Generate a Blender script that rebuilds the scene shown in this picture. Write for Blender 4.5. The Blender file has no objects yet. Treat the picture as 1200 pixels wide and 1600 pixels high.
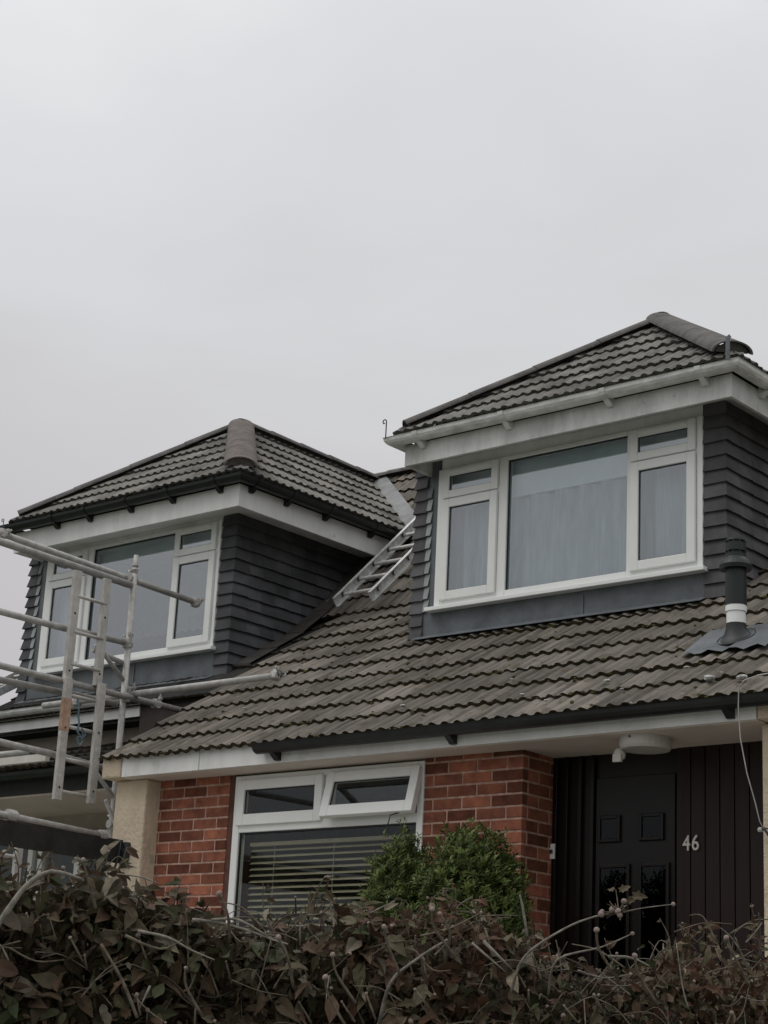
import bpy, bmesh, math, random
from mathutils import Vector, Matrix
R = math.radians
random.seed(46)
scene = bpy.context.scene
col = scene.collection

# ------------------------------------------------------------ camera
cam_d = bpy.data.cameras.new('camera'); cam = bpy.data.objects.new('camera', cam_d); col.objects.link(cam)
scene.camera = cam
YAW, PITCH, ROLL, FPX = 0.71007761, 0.2946717, 0.05054876, 2913.36
fw = Vector((-math.sin(YAW)*math.cos(PITCH), math.cos(YAW)*math.cos(PITCH), math.sin(PITCH)))
rt = Vector((math.cos(YAW), math.sin(YAW), 0)); up = rt.cross(fw)
r2 = rt*math.cos(ROLL)+up*math.sin(ROLL); u2 = -rt*math.sin(ROLL)+up*math.cos(ROLL)
M = Matrix((r2, u2, -fw)).transposed().to_4x4(); M.translation = (0, 0, 1.5)
cam.matrix_world = M
cam_d.sensor_fit = 'VERTICAL'; cam_d.sensor_height = 24; cam_d.lens = 24*FPX/1600
cam_d.clip_start = .05; cam_d.clip_end = 2000

# ------------------------------------------------------------ sky, sun, exposure
w = bpy.data.worlds.new('World'); scene.world = w; w.use_nodes = True
nt = w.node_tree; nt.nodes.clear()
def N(t, typ, **k):
    n = t.nodes.new(typ)
    for a, b in k.items():
        if a in n.inputs.keys(): n.inputs[a].default_value = b
        else: setattr(n, a, b)
    return n
out = N(nt, 'ShaderNodeOutputWorld'); bg = N(nt, 'ShaderNodeBackground', Strength=1.0)
tc = N(nt, 'ShaderNodeTexCoord')
no = N(nt, 'ShaderNodeTexNoise', Scale=3.2, Detail=4.0, Roughness=.5, Distortion=.4)
mpw = N(nt, 'ShaderNodeMapping'); mpw.inputs['Scale'].default_value = (1, 1, 2.2)
sp = N(nt, 'ShaderNodeSeparateXYZ')
nt.links.new(tc.outputs['Generated'], mpw.inputs['Vector']); nt.links.new(mpw.outputs[0], no.inputs['Vector']); nt.links.new(tc.outputs['Generated'], sp.inputs[0])
ma = N(nt, 'ShaderNodeMath', operation='MULTIPLY_ADD'); ma.inputs[1].default_value = .30
nt.links.new(no.outputs['Fac'], ma.inputs[0]); nt.links.new(sp.outputs['Z'], ma.inputs[2])
cr = N(nt, 'ShaderNodeValToRGB')
nt.links.new(ma.outputs[0], cr.inputs[0])
e = cr.color_ramp.elements        # overcast: brighter towards the zenith
e[0].position = .05; e[0].color = (.40, .397, .40, 1)
e[1].position = 1.0; e[1].color = (1.25, 1.25, 1.25, 1)
for p, c in ((.26, (.50, .495, .505, 1)), (.36, (.575, .560, .578, 1)), (.48, (.635, .63, .645, 1)), (.60, (.71, .725, .745, 1)), (.66, (.75, .765, .785, 1)), (.8, (.92, .925, .935, 1))):
    q = e.new(p); q.color = c
sky = N(nt, 'ShaderNodeTexSky', sky_type='NISHITA', sun_disc=False, sun_elevation=R(65), sun_rotation=R(150), dust_density=8.0, air_density=2.0)
bw = N(nt, 'ShaderNodeHueSaturation', Saturation=.15, Value=.08)
nt.links.new(sky.outputs[0], bw.inputs['Color'])
mx = N(nt, 'ShaderNodeMixRGB', Fac=.06)
nt.links.new(cr.outputs[0], mx.inputs[1]); nt.links.new(bw.outputs[0], mx.inputs[2])
nt.links.new(mx.outputs[0], bg.inputs['Color']); nt.links.new(bg.outputs[0], out.inputs['Surface'])
sd = bpy.data.lights.new('sun', 'SUN'); sd.energy = .75; sd.angle = R(40); sd.color = (1, .97, .93)
so = bpy.data.objects.new('sun', sd); col.objects.link(so)
so.rotation_euler = (R(34), 0, R(-38)); so.location = (0, -10, 20)
scene.view_settings.view_transform = 'Standard'; scene.view_settings.look = 'None'
scene.view_settings.exposure = 0; scene.view_settings.gamma = 1
scene.render.engine = 'CYCLES'
scene.cycles.max_bounces = 8; scene.cycles.transparent_max_bounces = 12

# ------------------------------------------------------------ materials
def mat(name, colr, rough=.8, var=.15, scale=6., col2=None, bump=0., bscale=60., metallic=0., rnd=0., spots=None, spec=.3, stain=None, stretch=None):
    m = bpy.data.materials.new(name); m.use_nodes = True
    t = m.node_tree; b = t.nodes['Principled BSDF']
    b.inputs['Roughness'].default_value = rough; b.inputs['Metallic'].default_value = metallic
    b.inputs['Specular IOR Level'].default_value = spec
    g = N(t, 'ShaderNodeNewGeometry'); vec = g.outputs['Position']
    if stretch:
        mp = N(t, 'ShaderNodeMapping'); mp.inputs['Scale'].default_value = stretch
        t.links.new(vec, mp.inputs['Vector']); vec = mp.outputs[0]
    n1 = N(t, 'ShaderNodeTexNoise', Scale=scale, Detail=8.0, Roughness=.65); t.links.new(vec, n1.inputs['Vector'])
    c = N(t, 'ShaderNodeMixRGB')
    rr = N(t, 'ShaderNodeMapRange'); rr.inputs[1].default_value = .35; rr.inputs[2].default_value = .65
    t.links.new(n1.outputs['Fac'], rr.inputs[0]); t.links.new(rr.outputs[0], c.inputs[0])
    c2 = col2 or tuple(x*(1-var) for x in colr)
    c1 = tuple(min(1, x*(1+var)) for x in colr) if not col2 else colr
    c.inputs[1].default_value = (*c1, 1); c.inputs[2].default_value = (*c2, 1)
    last = c.outputs[0]
    if rnd:
        at = N(t, 'ShaderNodeAttribute', attribute_name='rnd')
        mr = N(t, 'ShaderNodeMapRange'); mr.inputs[3].default_value = 1-rnd; mr.inputs[4].default_value = 1+rnd
        t.links.new(at.outputs['Fac'], mr.inputs[0])
        vm = N(t, 'ShaderNodeVectorMath', operation='SCALE'); t.links.new(last, vm.inputs[0]); t.links.new(mr.outputs[0], vm.inputs['Scale'])
        last = vm.outputs[0]
    for sspec in ([spots] if spots else []) + ([stain] if stain else []):
        sc, th, cc, am = sspec
        n2 = N(t, 'ShaderNodeTexNoise', Scale=sc, Detail=5.0, Roughness=.7); t.links.new(g.outputs['Position'], n2.inputs['Vector'])
        r3 = N(t, 'ShaderNodeMapRange'); r3.inputs[1].default_value = th; r3.inputs[2].default_value = th+.05; r3.inputs[4].default_value = am
        t.links.new(n2.outputs['Fac'], r3.inputs[0])
        m3 = N(t, 'ShaderNodeMixRGB'); m3.inputs[2].default_value = (*cc, 1)
        t.links.new(r3.outputs[0], m3.inputs[0]); t.links.new(last, m3.inputs[1]); last = m3.outputs[0]
    t.links.new(last, b.inputs['Base Color'])
    if bump:
        n4 = N(t, 'ShaderNodeTexNoise', Scale=bscale, Detail=6.0, Roughness=.6); t.links.new(g.outputs['Position'], n4.inputs['Vector'])
        bp = N(t, 'ShaderNodeBump', Strength=1.0, Distance=bump); t.links.new(n4.outputs['Fac'], bp.inputs['Height'])
        t.links.new(bp.outputs[0], b.inputs['Normal'])
    return m
m_tile = mat('roof_tile', (.205, .182, .156), .95, scale=1.0, col2=(.088, .082, .074), bump=.005, bscale=55, rnd=.28, stretch=(26, 2.2, 2.2), spots=(24, .66, (.42, .42, .38), .6), stain=(5, .56, (.085, .072, .048), .55), spec=.1)
m_tile2 = mat('dormer_roof_tile', (.225, .215, .195), .95, scale=4., col2=(.125, .122, .112), bump=.004, bscale=45, rnd=.2, spots=(26, .68, (.35, .35, .32), .5), spec=.1)
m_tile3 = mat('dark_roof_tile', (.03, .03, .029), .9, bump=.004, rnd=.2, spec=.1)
m_edge = mat('shaded_mossy_tile_edge', (.052, .042, .028), 1, .4, 12, bump=.004, spec=.02)  # moss brown, made darker to paint in shade on the tile fronts
m_edge2 = mat('dormer_tile_edge', (.075, .075, .066), 1, .4, 12, bump=.003, spec=.02)  # dark tone paints shade onto the dormer tile fronts
m_hung = mat('hung_tile', (.095, .093, .098), .75, .3, 3., bump=.002, rnd=.2, spec=.2)
m_hung2 = mat('neighbour_hung_tile', (.075, .077, .082), .75, .3, 3., bump=.002, rnd=.2, spec=.2)
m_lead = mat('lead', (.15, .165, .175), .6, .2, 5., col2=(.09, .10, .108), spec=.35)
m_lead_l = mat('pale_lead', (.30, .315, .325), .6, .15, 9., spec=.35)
m_hip = mat('hip_tile', (.165, .158, .15), .95, scale=6., col2=(.09, .088, .085), bump=.006, spots=(20, .66, (.33, .33, .3), .5), spec=.1)
m_hip2 = mat('pink_hip_tile', (.185, .158, .146), .95, scale=7., col2=(.10, .092, .086), bump=.006, spots=(18, .64, (.34, .33, .31), .5), spec=.1)
m_pale = mat('hip_mortar', (.19, .185, .175), .95, .3, 20., bump=.006)
m_pvc = mat('white_pvc', (.80, .81, .79), .35, .03, 4.)
m_pvc_d = mat('weathered_white_board', (.74, .75, .73), .5, scale=4., col2=(.44, .45, .43), stain=(5, .60, (.36, .37, .34), .5), stretch=(1, 1, .3))
m_fas = mat('white_fascia', (.72, .72, .705), .5, .10, 5., stretch=(1, 1, .25), stain=(3, .62, (.50, .50, .47), .5))
m_gut_w = mat('weathered_white_gutter', (.78, .79, .77), .4, scale=7., col2=(.48, .49, .465), stretch=(1, 1, 4))
m_gut_b = mat('black_gutter', (.012, .014, .014), .35, .3, 9., spec=.4)
m_soff = mat('soffit_board', (.66, .58, .51), .6, .08, 2.)
m_brick = mat('red_brick', (.31, .115, .068), .9, scale=9., col2=(.155, .060, .042), rnd=.5, bump=.005, bscale=120, spec=.15)
m_mort = mat('mortar', (.46, .30, .24), 1, .3, 20, bump=.003, bscale=150, spec=.1)
m_rend = mat('cream_render', (.62, .52, .395), .95, .12, 3., stain=(6, .60, (.40, .34, .26), .5), bump=.014, bscale=38, spec=.1)
m_rend2 = mat('beige_render', (.36, .32, .27), .95, .12, 3., bump=.008, bscale=60, spec=.1)
m_door = mat('dark_door', (.007, .005, .0042), .4, .3, 4., spec=.3)
m_board = mat('brown_boarding', (.016, .0075, .0055), .5, .35, 3., stretch=(8, 8, .6), spec=.3)
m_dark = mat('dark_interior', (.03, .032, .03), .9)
m_valley = mat('valley_lead', (.215, .22, .22), .65, .2, 7.)
m_lich = mat('lichen', (.42, .43, .41), 1, .2, 60.)
m_fill = mat('pale_fill_sheet', (.80, .83, .84), .9, .05, 8.)  # for the strips added to brighten the dormer panes
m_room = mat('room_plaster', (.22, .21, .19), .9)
m_roomw = mat('white_room_plaster', (.75, .75, .73), .9)
m_net = None
m_slat = mat('blind_slat', (.36, .315, .225), .6, .08, 8.)
m_alu = mat('aluminium', (.56, .57, .56), .45, .25, 25., metallic=.35, spec=.5)
m_scaf = mat('scaffold_tube', (.45, .44, .42), .55, scale=18., col2=(.30, .295, .28), metallic=.25, spots=(30, .64, (.6, .59, .56), .7), stain=(14, .66, (.22, .15, .10), .5))
m_lad = mat('old_ladder', (.52, .50, .47), .6, scale=14., col2=(.38, .365, .34), metallic=.15, spots=(16, .6, (.62, .6, .57), .7), stain=(9, .64, (.36, .22, .15), .5))
m_rust = mat('rusty_paint', (.38, .25, .18), .8, .25, 20.)
m_blackp = mat('black_plastic', (.014, .017, .018), .45, .2, 6., spec=.4)
m_plank = mat('dark_plank', (.025, .024, .022), .9, .35, 5., bump=.002)
m_pbo = mat('painted_board', (.55, .53, .49), .8, .1, 6.)
m_blackm = mat('wrought_iron', (.02, .02, .021), .6)
m_grass = mat('lawn', (.05, .075, .03), 1, .35, 3., bump=.03, bscale=30, spec=.05)
m_road = mat('tarmac', (.10, .10, .10), .95, .2, 20., bump=.004, bscale=120)
m_pave = mat('paving', (.27, .26, .24), .95, .15, 6., bump=.003)
m_wood = mat('weathered_post', (.07, .05, .04), .9, .3, 10., bump=.003)
m_stem = mat('woody_stem', (.17, .145, .11), .9, scale=40., col2=(.08, .066, .05), bump=.001, spec=.15)
m_stem2 = mat('pale_branch', (.19, .175, .15), .9, .4, 40., bump=.001, spec=.15)
m_stemd = mat('dark_twig', (.07, .05, .04), .9, .3, 40.)
m_bud = mat('pale_bud', (.27, .225, .20), .9, scale=90., col2=(.24, .17, .155), bump=.001, bscale=400, spec=.2)
m_num = mat('number_metal', (.62, .60, .55), .4, .05)
m_lampw = mat('lamp_plastic', (.50, .49, .45), .4, .05)
m_cable = mat('grey_cable', (.40, .39, .37), .6)
m_rope = mat('blue_rope', (.12, .18, .22), .8)

def leaf_mat(name, cols, rough=.6, trans=.15):
    m = bpy.data.materials.new(name); m.use_nodes = True; t = m.node_tree; b = t.nodes['Principled BSDF']
    at = N(t, 'ShaderNodeAttribute', attribute_name='rnd'); rp = N(t, 'ShaderNodeValToRGB'); t.links.new(at.outputs['Fac'], rp.inputs[0])
    rp.color_ramp.interpolation = 'LINEAR'
    el = rp.color_ramp.elements; el[0].position = 0; el[0].color = (*cols[0], 1); el[1].position = 1; el[1].color = (*cols[-1], 1)
    for i, c in enumerate(cols[1:-1]):
        q = el.new((i+1)/(len(cols)-1)); q.color = (*c, 1)
    g = N(t, 'ShaderNodeNewGeometry'); n = N(t, 'ShaderNodeTexNoise', Scale=60., Detail=4.0); t.links.new(g.outputs['Position'], n.inputs['Vector'])
    mr = N(t, 'ShaderNodeMapRange'); mr.inputs[3].default_value = .6; mr.inputs[4].default_value = 1.4; t.links.new(n.outputs['Fac'], mr.inputs[0])
    vm = N(t, 'ShaderNodeVectorMath', operation='SCALE'); t.links.new(rp.outputs[0], vm.inputs[0]); t.links.new(mr.outputs[0], vm.inputs['Scale'])
    t.links.new(vm.outputs[0], b.inputs['Base Color']); b.inputs['Roughness'].default_value = rough; b.inputs['Specular IOR Level'].default_value = .12
    tr = N(t, 'ShaderNodeBsdfTranslucent'); t.links.new(vm.outputs[0], tr.inputs['Color'])
    mxs = N(t, 'ShaderNodeMixShader', Fac=trans); o = t.nodes['Material Output']
    t.links.new(b.outputs[0], mxs.inputs[1]); t.links.new(tr.outputs[0], mxs.inputs[2]); t.links.new(mxs.outputs[0], o.inputs['Surface'])
    return m
m_leaf = leaf_mat('brown_leaf', [(.036, .040, .020), (.068, .046, .028), (.090, .075, .048), (.050, .060, .030), (.110, .070, .048), (.034, .028, .018), (.23, .20, .15)])
m_leafr = leaf_mat('reddish_leaf', [(.065, .034, .022), (.11, .060, .040), (.060, .048, .027), (.15, .10, .07), (.062, .066, .034), (.28, .235, .17)])
m_green = leaf_mat('green_leaf', [(.022, .038, .013), (.06, .092, .026), (.13, .165, .045), (.05, .075, .03), (.21, .235, .09)], .5)
m_fresh = leaf_mat('young_leaf', [(.10, .11, .05), (.13, .13, .07), (.09, .07, .045)], .6)

def glass_mat(name, ior, gain, tint):
    m = bpy.data.materials.new(name); m.use_nodes = True; t = m.node_tree; t.nodes.clear()
    o = N(t, 'ShaderNodeOutputMaterial'); tr = N(t, 'ShaderNodeBsdfTransparent'); tr.inputs[0].default_value = (*tint, 1)
    gl = N(t, 'ShaderNodeBsdfGlossy', Roughness=.015); gl.inputs['Color'].default_value = (.90, .96, 1.0, 1)
    f = N(t, 'ShaderNodeFresnel', IOR=ior); mu = N(t, 'ShaderNodeMath', operation='MULTIPLY', use_clamp=True); mu.inputs[1].default_value = gain
    ms = N(t, 'ShaderNodeMixShader'); ge = N(t, 'ShaderNodeNewGeometry'); iv = N(t, 'ShaderNodeMath', operation='SUBTRACT'); iv.inputs[0].default_value = 1; m2 = N(t, 'ShaderNodeMath', operation='MULTIPLY')
    t.links.new(ge.outputs['Backfacing'], iv.inputs[1]); t.links.new(mu.outputs[0], m2.inputs[0]); t.links.new(iv.outputs[0], m2.inputs[1])
    t.links.new(f.outputs[0], mu.inputs[0]); t.links.new(m2.outputs[0], ms.inputs[0]); t.links.new(tr.outputs[0], ms.inputs[1]); t.links.new(gl.outputs[0], ms.inputs[2])
    t.links.new(ms.outputs[0], o.inputs['Surface']); return m
m_glass = glass_mat('window_glass', 1.5, 6.0, (.88, .92, .93))
m_glass2 = glass_mat('lower_window_glass', 1.5, 1.1, (.90, .92, .90))
m_glass3 = glass_mat('door_glass', 1.5, .5, (.3, .33, .32))
def net_mat():
    m = bpy.data.materials.new('net_fabric'); m.use_nodes = True; t = m.node_tree; t.nodes.clear()
    o = N(t, 'ShaderNodeOutputMaterial'); tr = N(t, 'ShaderNodeBsdfTransparent'); d = N(t, 'ShaderNodeBsdfDiffuse'); tl = N(t, 'ShaderNodeBsdfTranslucent')
    d.inputs[0].default_value = (.74, .81, .84, 1); tl.inputs[0].default_value = (.75, .8, .82, 1)
    a = N(t, 'ShaderNodeMixShader', Fac=.3); t.links.new(d.outputs[0], a.inputs[1]); t.links.new(tl.outputs[0], a.inputs[2])
    g = N(t, 'ShaderNodeNewGeometry'); mp = N(t, 'ShaderNodeMapping'); mp.inputs['Scale'].default_value = (1.3, 0, .16)
    n = N(t, 'ShaderNodeTexNoise', Scale=11., Detail=5.0, Roughness=.6); t.links.new(g.outputs['Position'], mp.inputs[0]); t.links.new(mp.outputs[0], n.inputs['Vector'])
    mr = N(t, 'ShaderNodeMapRange'); mr.inputs[1].default_value = .35; mr.inputs[2].default_value = .65; mr.inputs[3].default_value = .50; mr.inputs[4].default_value = .88; t.links.new(n.outputs['Fac'], mr.inputs[0])
    ms = N(t, 'ShaderNodeMixShader'); t.links.new(mr.outputs[0], ms.inputs[0]); t.links.new(tr.outputs[0], ms.inputs[1]); t.links.new(a.outputs[0], ms.inputs[2])
    t.links.new(ms.outputs[0], o.inputs['Surface']); return m
m_net = net_mat()

# ------------------------------------------------------------ mesh helpers
ORG = {}
class MB:
    def __init__(s): s.v = []; s.f = []; s.m = []; s.r = []; s.mats = []
    def mi(s, m):
        if m not in s.mats: s.mats.append(m)
        return s.mats.index(m)
    def add(s, vs, fs, m=None, rnd=None):
        o = len(s.v); s.v += [tuple(v) for v in vs]; k = s.mi(m) if m else 0
        rv = random.random() if rnd is None else rnd
        for f in fs: s.f.append([i+o for i in f]); s.m.append(k); s.r.append(rv)
    def box(s, x0, x1, y0, y1, z0, z1, m=None, rnd=None):
        vs = [(x, y, z) for x in (x0, x1) for y in (y0, y1) for z in (z0, z1)]
        s.add(vs, [(0, 1, 3, 2), (4, 6, 7, 5), (0, 4, 5, 1), (2, 3, 7, 6), (0, 2, 6, 4), (1, 5, 7, 3)], m, rnd)
    def tube(s, pts, r, n=8, m=None, cap=True, rnd=None):
        pts = [Vector(p) for p in pts]; rs = r if isinstance(r, (list, tuple)) else [r]*len(pts)
        d0 = (pts[1]-pts[0]).normalized(); a = d0.orthogonal().normalized(); vs = []
        for i, p in enumerate(pts):
            d = (pts[min(i+1, len(pts)-1)]-pts[max(i-1, 0)]).normalized()
            a = (a-d*a.dot(d)).normalized(); b = d.cross(a)
            vs += [p+(a*math.cos(2*math.pi*k/n)+b*math.sin(2*math.pi*k/n))*rs[i] for k in range(n)]
        fs = [(i*n+k, i*n+(k+1) % n, (i+1)*n+(k+1) % n, (i+1)*n+k) for i in range(len(pts)-1) for k in range(n)]
        if cap: fs += [tuple(range(n))[::-1], tuple(range((len(pts)-1)*n, len(pts)*n))]
        s.add(vs, fs, m, rnd)
    def bar(s, p0, p1, wx, wy, upv=(0, 0, 1), m=None):
        p0, p1 = Vector(p0), Vector(p1); d = (p1-p0).normalized(); b = Vector(upv); b = (b-d*b.dot(d)).normalized(); a = d.cross(b)
        vs = [p+a*i*wx/2+b*j*wy/2 for p in (p0, p1) for i, j in ((-1, -1), (1, -1), (1, 1), (-1, 1))]
        s.add(vs, [(0, 3, 2, 1), (4, 5, 6, 7), (0, 1, 5, 4), (1, 2, 6, 5), (2, 3, 7, 6), (3, 0, 4, 7)], m)
    def lathe(s, c, prof, n=20, m=None):
        vs = [(c[0]+r*math.cos(2*math.pi*k/n), c[1]+r*math.sin(2*math.pi*k/n), c[2]+z) for r, z in prof for k in range(n)]
        fs = [(i*n+k, i*n+(k+1) % n, (i+1)*n+(k+1) % n, (i+1)*n+k) for i in range(len(prof)-1) for k in range(n)]
        fs += [tuple(range(n))[::-1], tuple(range((len(prof)-1)*n, len(prof)*n))]
        s.add(vs, fs, m)
    def sweep(s, path, sec, m=None, closed=True, caps=True, rnd=None):
        # path: 2-D (x,y) points; sec: (outward, z) points, outward = right of travel
        P = [Vector((p[0], p[1])) for p in path]; n = len(sec); vs = []
        for i, p in enumerate(P):
            ds = []
            if i > 0: ds.append((P[i]-P[i-1]).normalized())
            if i < len(P)-1: ds.append((P[i+1]-P[i]).normalized())
            ns = [Vector((d.y, -d.x)) for d in ds]
            if len(ns) == 2: q = ns[0]+ns[1]; q = q/(q.length_squared)*2
            else: q = ns[0]
            vs += [(p.x+q.x*o, p.y+q.y*o, z) for o, z in sec]
        kk = n if closed else n-1
        fs = [(i*n+k, i*n+(k+1) % n, (i+1)*n+(k+1) % n, (i+1)*n+k) for i in range(len(P)-1) for k in range(kk)]
        if caps and closed: fs += [tuple(range(n)), tuple(range((len(P)-1)*n, len(P)*n))[::-1]]
        s.add(vs, fs, m, rnd)
    def build(s, name, parent=None, mats=None, smooth=False, bevel=0, org=None):
        me = bpy.data.meshes.new(name)
        o3 = Vector(ORG.get(parent, org or (0, 0, 0)))
        me.from_pydata([tuple(Vector(v)-o3) for v in s.v], [], s.f)
        for m in ([mats] if mats and not isinstance(mats, list) else mats) or s.mats: me.materials.append(m)
        if len(me.materials) > 1: me.polygons.foreach_set('material_index', s.m)
        at = me.attributes.new('rnd', 'FLOAT', 'FACE'); at.data.foreach_set('value', s.r)
        if smooth: me.polygons.foreach_set('use_smooth', [True]*len(me.polygons))
        bm = bmesh.new(); bm.from_mesh(me)
        if not getattr(s, 'keepn', False): bmesh.ops.recalc_face_normals(bm, faces=bm.faces)
        bm.to_mesh(me); bm.free()
        me.update()
        o = bpy.data.objects.new(name, me); col.objects.link(o); ORG[o] = o3
        if parent: o.parent = parent
        else: o.location = o3
        if bevel:
            b = o.modifiers.new('bevel', 'BEVEL'); b.width = bevel; b.segments = 2; b.limit_method = 'ANGLE'; b.angle_limit = R(50)
        return o
def tag(o, label, cat, group=None, kind=None):
    if label: o['label'] = label
    if cat: o['category'] = cat
    if group: o['group'] = group
    if kind: o['kind'] = kind
    return o
def thing(name, loc, label, cat, group=None):
    o = bpy.data.objects.new(name, None); col.objects.link(o); o.location = loc; o.empty_display_size = .2; ORG[o] = Vector(loc)
    return tag(o, label, cat, group)

# ------------------------------------------------------------ ground
def ground_z(x, y):
    if y < 1.6: z = 0.
    elif y < 8.2: z = .15+(y-1.6)/6.6*1.1
    else: z = 1.25
    return z
g = MB(); xs = [-300, -80, -40, -25, -18, -12, -6, 0, 6, 12, 25, 60, 300]; ys = [-300, -60, -30, -12, -6, 1.59, 1.6, 3, 5, 8.2, 12, 30, 80, 300]
vs = [(x, y, ground_z(x, y)) for y in ys for x in xs]; nx = len(xs)
g.add(vs, [(j*nx+i, j*nx+i+1, (j+1)*nx+i+1, (j+1)*nx+i) for j in range(len(ys)-1) for i in range(nx-1)])
gr = g.build('ground', None, m_grass); tag(gr, None, None, kind='structure')
g = MB(); g.box(-150, 150, -7.5, -1.6, -.2, .004); tag(g.build('road', None, m_road), None, None, kind='structure')
g = MB(); g.box(-150, 150, -1.6, 1.5, -.2, .12); tag(g.build('pavement', None, m_pave), None, None, kind='structure')
def bounce_sheet(x0, x1):
    b = MB(); yy = [1.6, 3, 5, 8.2, 9.4]
    v = [(x, y, ground_z(x, y)+.03) for y in yy for x in (x0, x1)]
    b.add(v, [(2*i, 2*i+1, 2*i+3, 2*i+2) for i in range(len(yy)-1)]); return b
tag(bounce_sheet(-14.5, -2.2).build('bounce_paving', None, m_pave), None, None, kind='structure')  # unseen pale paving added to bounce light up under the eaves

# ------------------------------------------------------------ roof geometry
EY, EZ, BY, BZ, RY, RZ = 8.82, 3.585, 11.35, 5.205, 13.37, 7.22   # eave, pitch break, ridge
def tile_field(O, U, V, width, length, ma_, me_, clips=(), gauge=.285, roll=.1, amp=.016, thick=.022, seed=1, v0=0., per=6, wob=.007):
    rnd = random.Random(seed); O, U, V = Vector(O), Vector(U).normalized(), Vector(V).normalized(); Nn = U.cross(V).normalized()
    if Nn.z < 0: Nn = -Nn
    vs, fs, mi, rv = [], [], [], []
    nt_ = int(math.ceil(width/(roll*3))); nc = int(math.ceil((length-v0)/gauge)); K = 3*per
    prof = [amp*q for q in ((0, .0, .75, 1, .7, .0) if per == 6 else [max(0, math.cos(2*math.pi*k/per)) for k in range(per)])]
    for i in range(nc):
        a = v0+i*gauge; b_ = min(a+gauge+.02, length); stag = (i % 2)*roll*0
        for j in range(nt_):
            dz = rnd.uniform(-.002, .004); dv = rnd.uniform(-wob, wob); rr = rnd.random(); tl = rnd.uniform(-.003, .003)
            base = len(vs); prev = None
            for k in range(K+1):
                u = j*roll*3+k*roll/per+stag
                if u > width: break
                h = prof[k % per]+dz+tl*(k/K-.5)
                p0 = O+U*u
                jv = rnd.uniform(-.004, .004)*(wob > 0); vs.append(p0+V*(a+dv+jv+.004)+Nn*(h-.006))
                vs.append(p0+V*(a+dv+jv)+Nn*(h+thick+rnd.uniform(-.002, .001)))
                vs.append(p0+V*b_+Nn*(h*.9+thick*(1-(b_-a)/gauge)))
                q = base+3*k
                if k:
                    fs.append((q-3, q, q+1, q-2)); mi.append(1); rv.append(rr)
                    fs.append((q-2, q+1, q+2, q-1)); mi.append(0); rv.append(rr)
    me = bpy.data.meshes.new('t'); me.from_pydata([tuple(v) for v in vs], [], fs)
    me.materials.append(ma_); me.materials.append(me_); me.polygons.foreach_set('material_index', mi)
    at = me.attributes.new('rnd', 'FLOAT', 'FACE'); at.data.foreach_set('value', rv)
    if clips:
        bm = bmesh.new(); bm.from_mesh(me)
        for co, no_ in clips:
            bmesh.ops.bisect_plane(bm, geom=bm.verts[:]+bm.edges[:]+bm.faces[:], plane_co=co, plane_no=no_, clear_outer=True)
        bm.to_mesh(me); bm.free()
    return me
def join_meshes(name, parent, meshes):
    bm = bmesh.new(); mats = []
    for me in meshes:
        n0 = len(bm.faces); bm.from_mesh(me); bm.faces.ensure_lookup_table()
        loc = []
        for m in me.materials:
            if m not in mats: mats.append(m)
            loc.append(mats.index(m))
        for f in bm.faces[n0:]: f.material_index = loc[f.material_index]
    o3 = ORG[parent]
    for v in bm.verts: v.co -= o3
    me = bpy.data.meshes.new(name); bm.to_mesh(me); bm.free()
    for m in mats: me.materials.append(m)
    o = bpy.data.objects.new(name, me); col.objects.link(o); o.parent = parent; ORG[o] = o3
    return o
def half_round(mb, p0, p1, r, seg=.45, m=None, step=.012, n=9, flat=.6):
    p0, p1 = Vector(p0), Vector(p1); L = (p1-p0).length; d = (p1-p0)/L; s_ = d.cross(Vector((0, 0, 1))).normalized(); u = s_.cross(d).normalized()
    k = max(1, round(L/seg))
    for i in range(k):
        a, b = p0+d*L*i/k, p0+d*(L*(i+1)/k+.02); r0, r1 = r+step, r
        vs = []
        for p, rr in ((a, r0), (b, r1)):
            for q in range(n+1):
                t = math.pi*q/n; vs.append(p+s_*math.cos(t)*rr+u*(math.sin(t)*rr*flat))
        for p, rr in ((a, r0-.015), (b, r1-.015)):
            for q in range(n+1):
                t = math.pi*q/n; vs.append(p+s_*math.cos(t)*rr+u*(math.sin(t)*rr*flat))
        n1 = n+1
        fs = [(q, q+1, n1+q+1, n1+q) for q in range(n)] + [(q, q+1, 2*n1+q+1, 2*n1+q) for q in range(n)]
        fs += [(2*n1+q, 2*n1+q+1, 3*n1+q+1, 3*n1+q) for q in range(n)]
        mb.add(vs, fs, m)
    vs = [p0+d*.03+s_*math.cos(math.pi*q/n)*(r-.01)+u*(math.sin(math.pi*q/n)*(r-.01)*flat) for q in range(n+1)]
    mb.add(vs, [tuple(range(n+1))], m)
def gutter(mb, path, z, r=.055, m=None):
    sec = []; n = 8
    for q in range(n+1):
        t = math.pi*q/n; sec.append((r+.005-math.cos(t)*r, z-math.sin(t)*r))
    for q in range(n, -1, -1):
        t = math.pi*q/n; sec.append((r+.005-math.cos(t)*(r-.006), z-math.sin(t)*(r-.006)))
    sec = sec[:n+1]+[(2*r+.011, z+.004), (2*r+.0, z+.004)]+sec[n+1:]
    mb.sweep(path, sec, m)
    for e0, e1 in ((0, 1), (-1, -2)):
        a = Vector(path[e0]); d = (Vector(path[e1])-a).normalized()
        dd = d if e0 == 0 else -d; nn = Vector((dd.y, -dd.x))
        vs = [(a.x+nn.x*(r+.005-math.cos(math.pi*q/n)*(r-.003)), a.y+nn.y*(r+.005-math.cos(math.pi*q/n)*(r-.003)), z-math.sin(math.pi*q/n)*(r-.003)) for q in range(n+1)]
        mb.add(vs, [tuple(range(n+1))], m)
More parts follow.
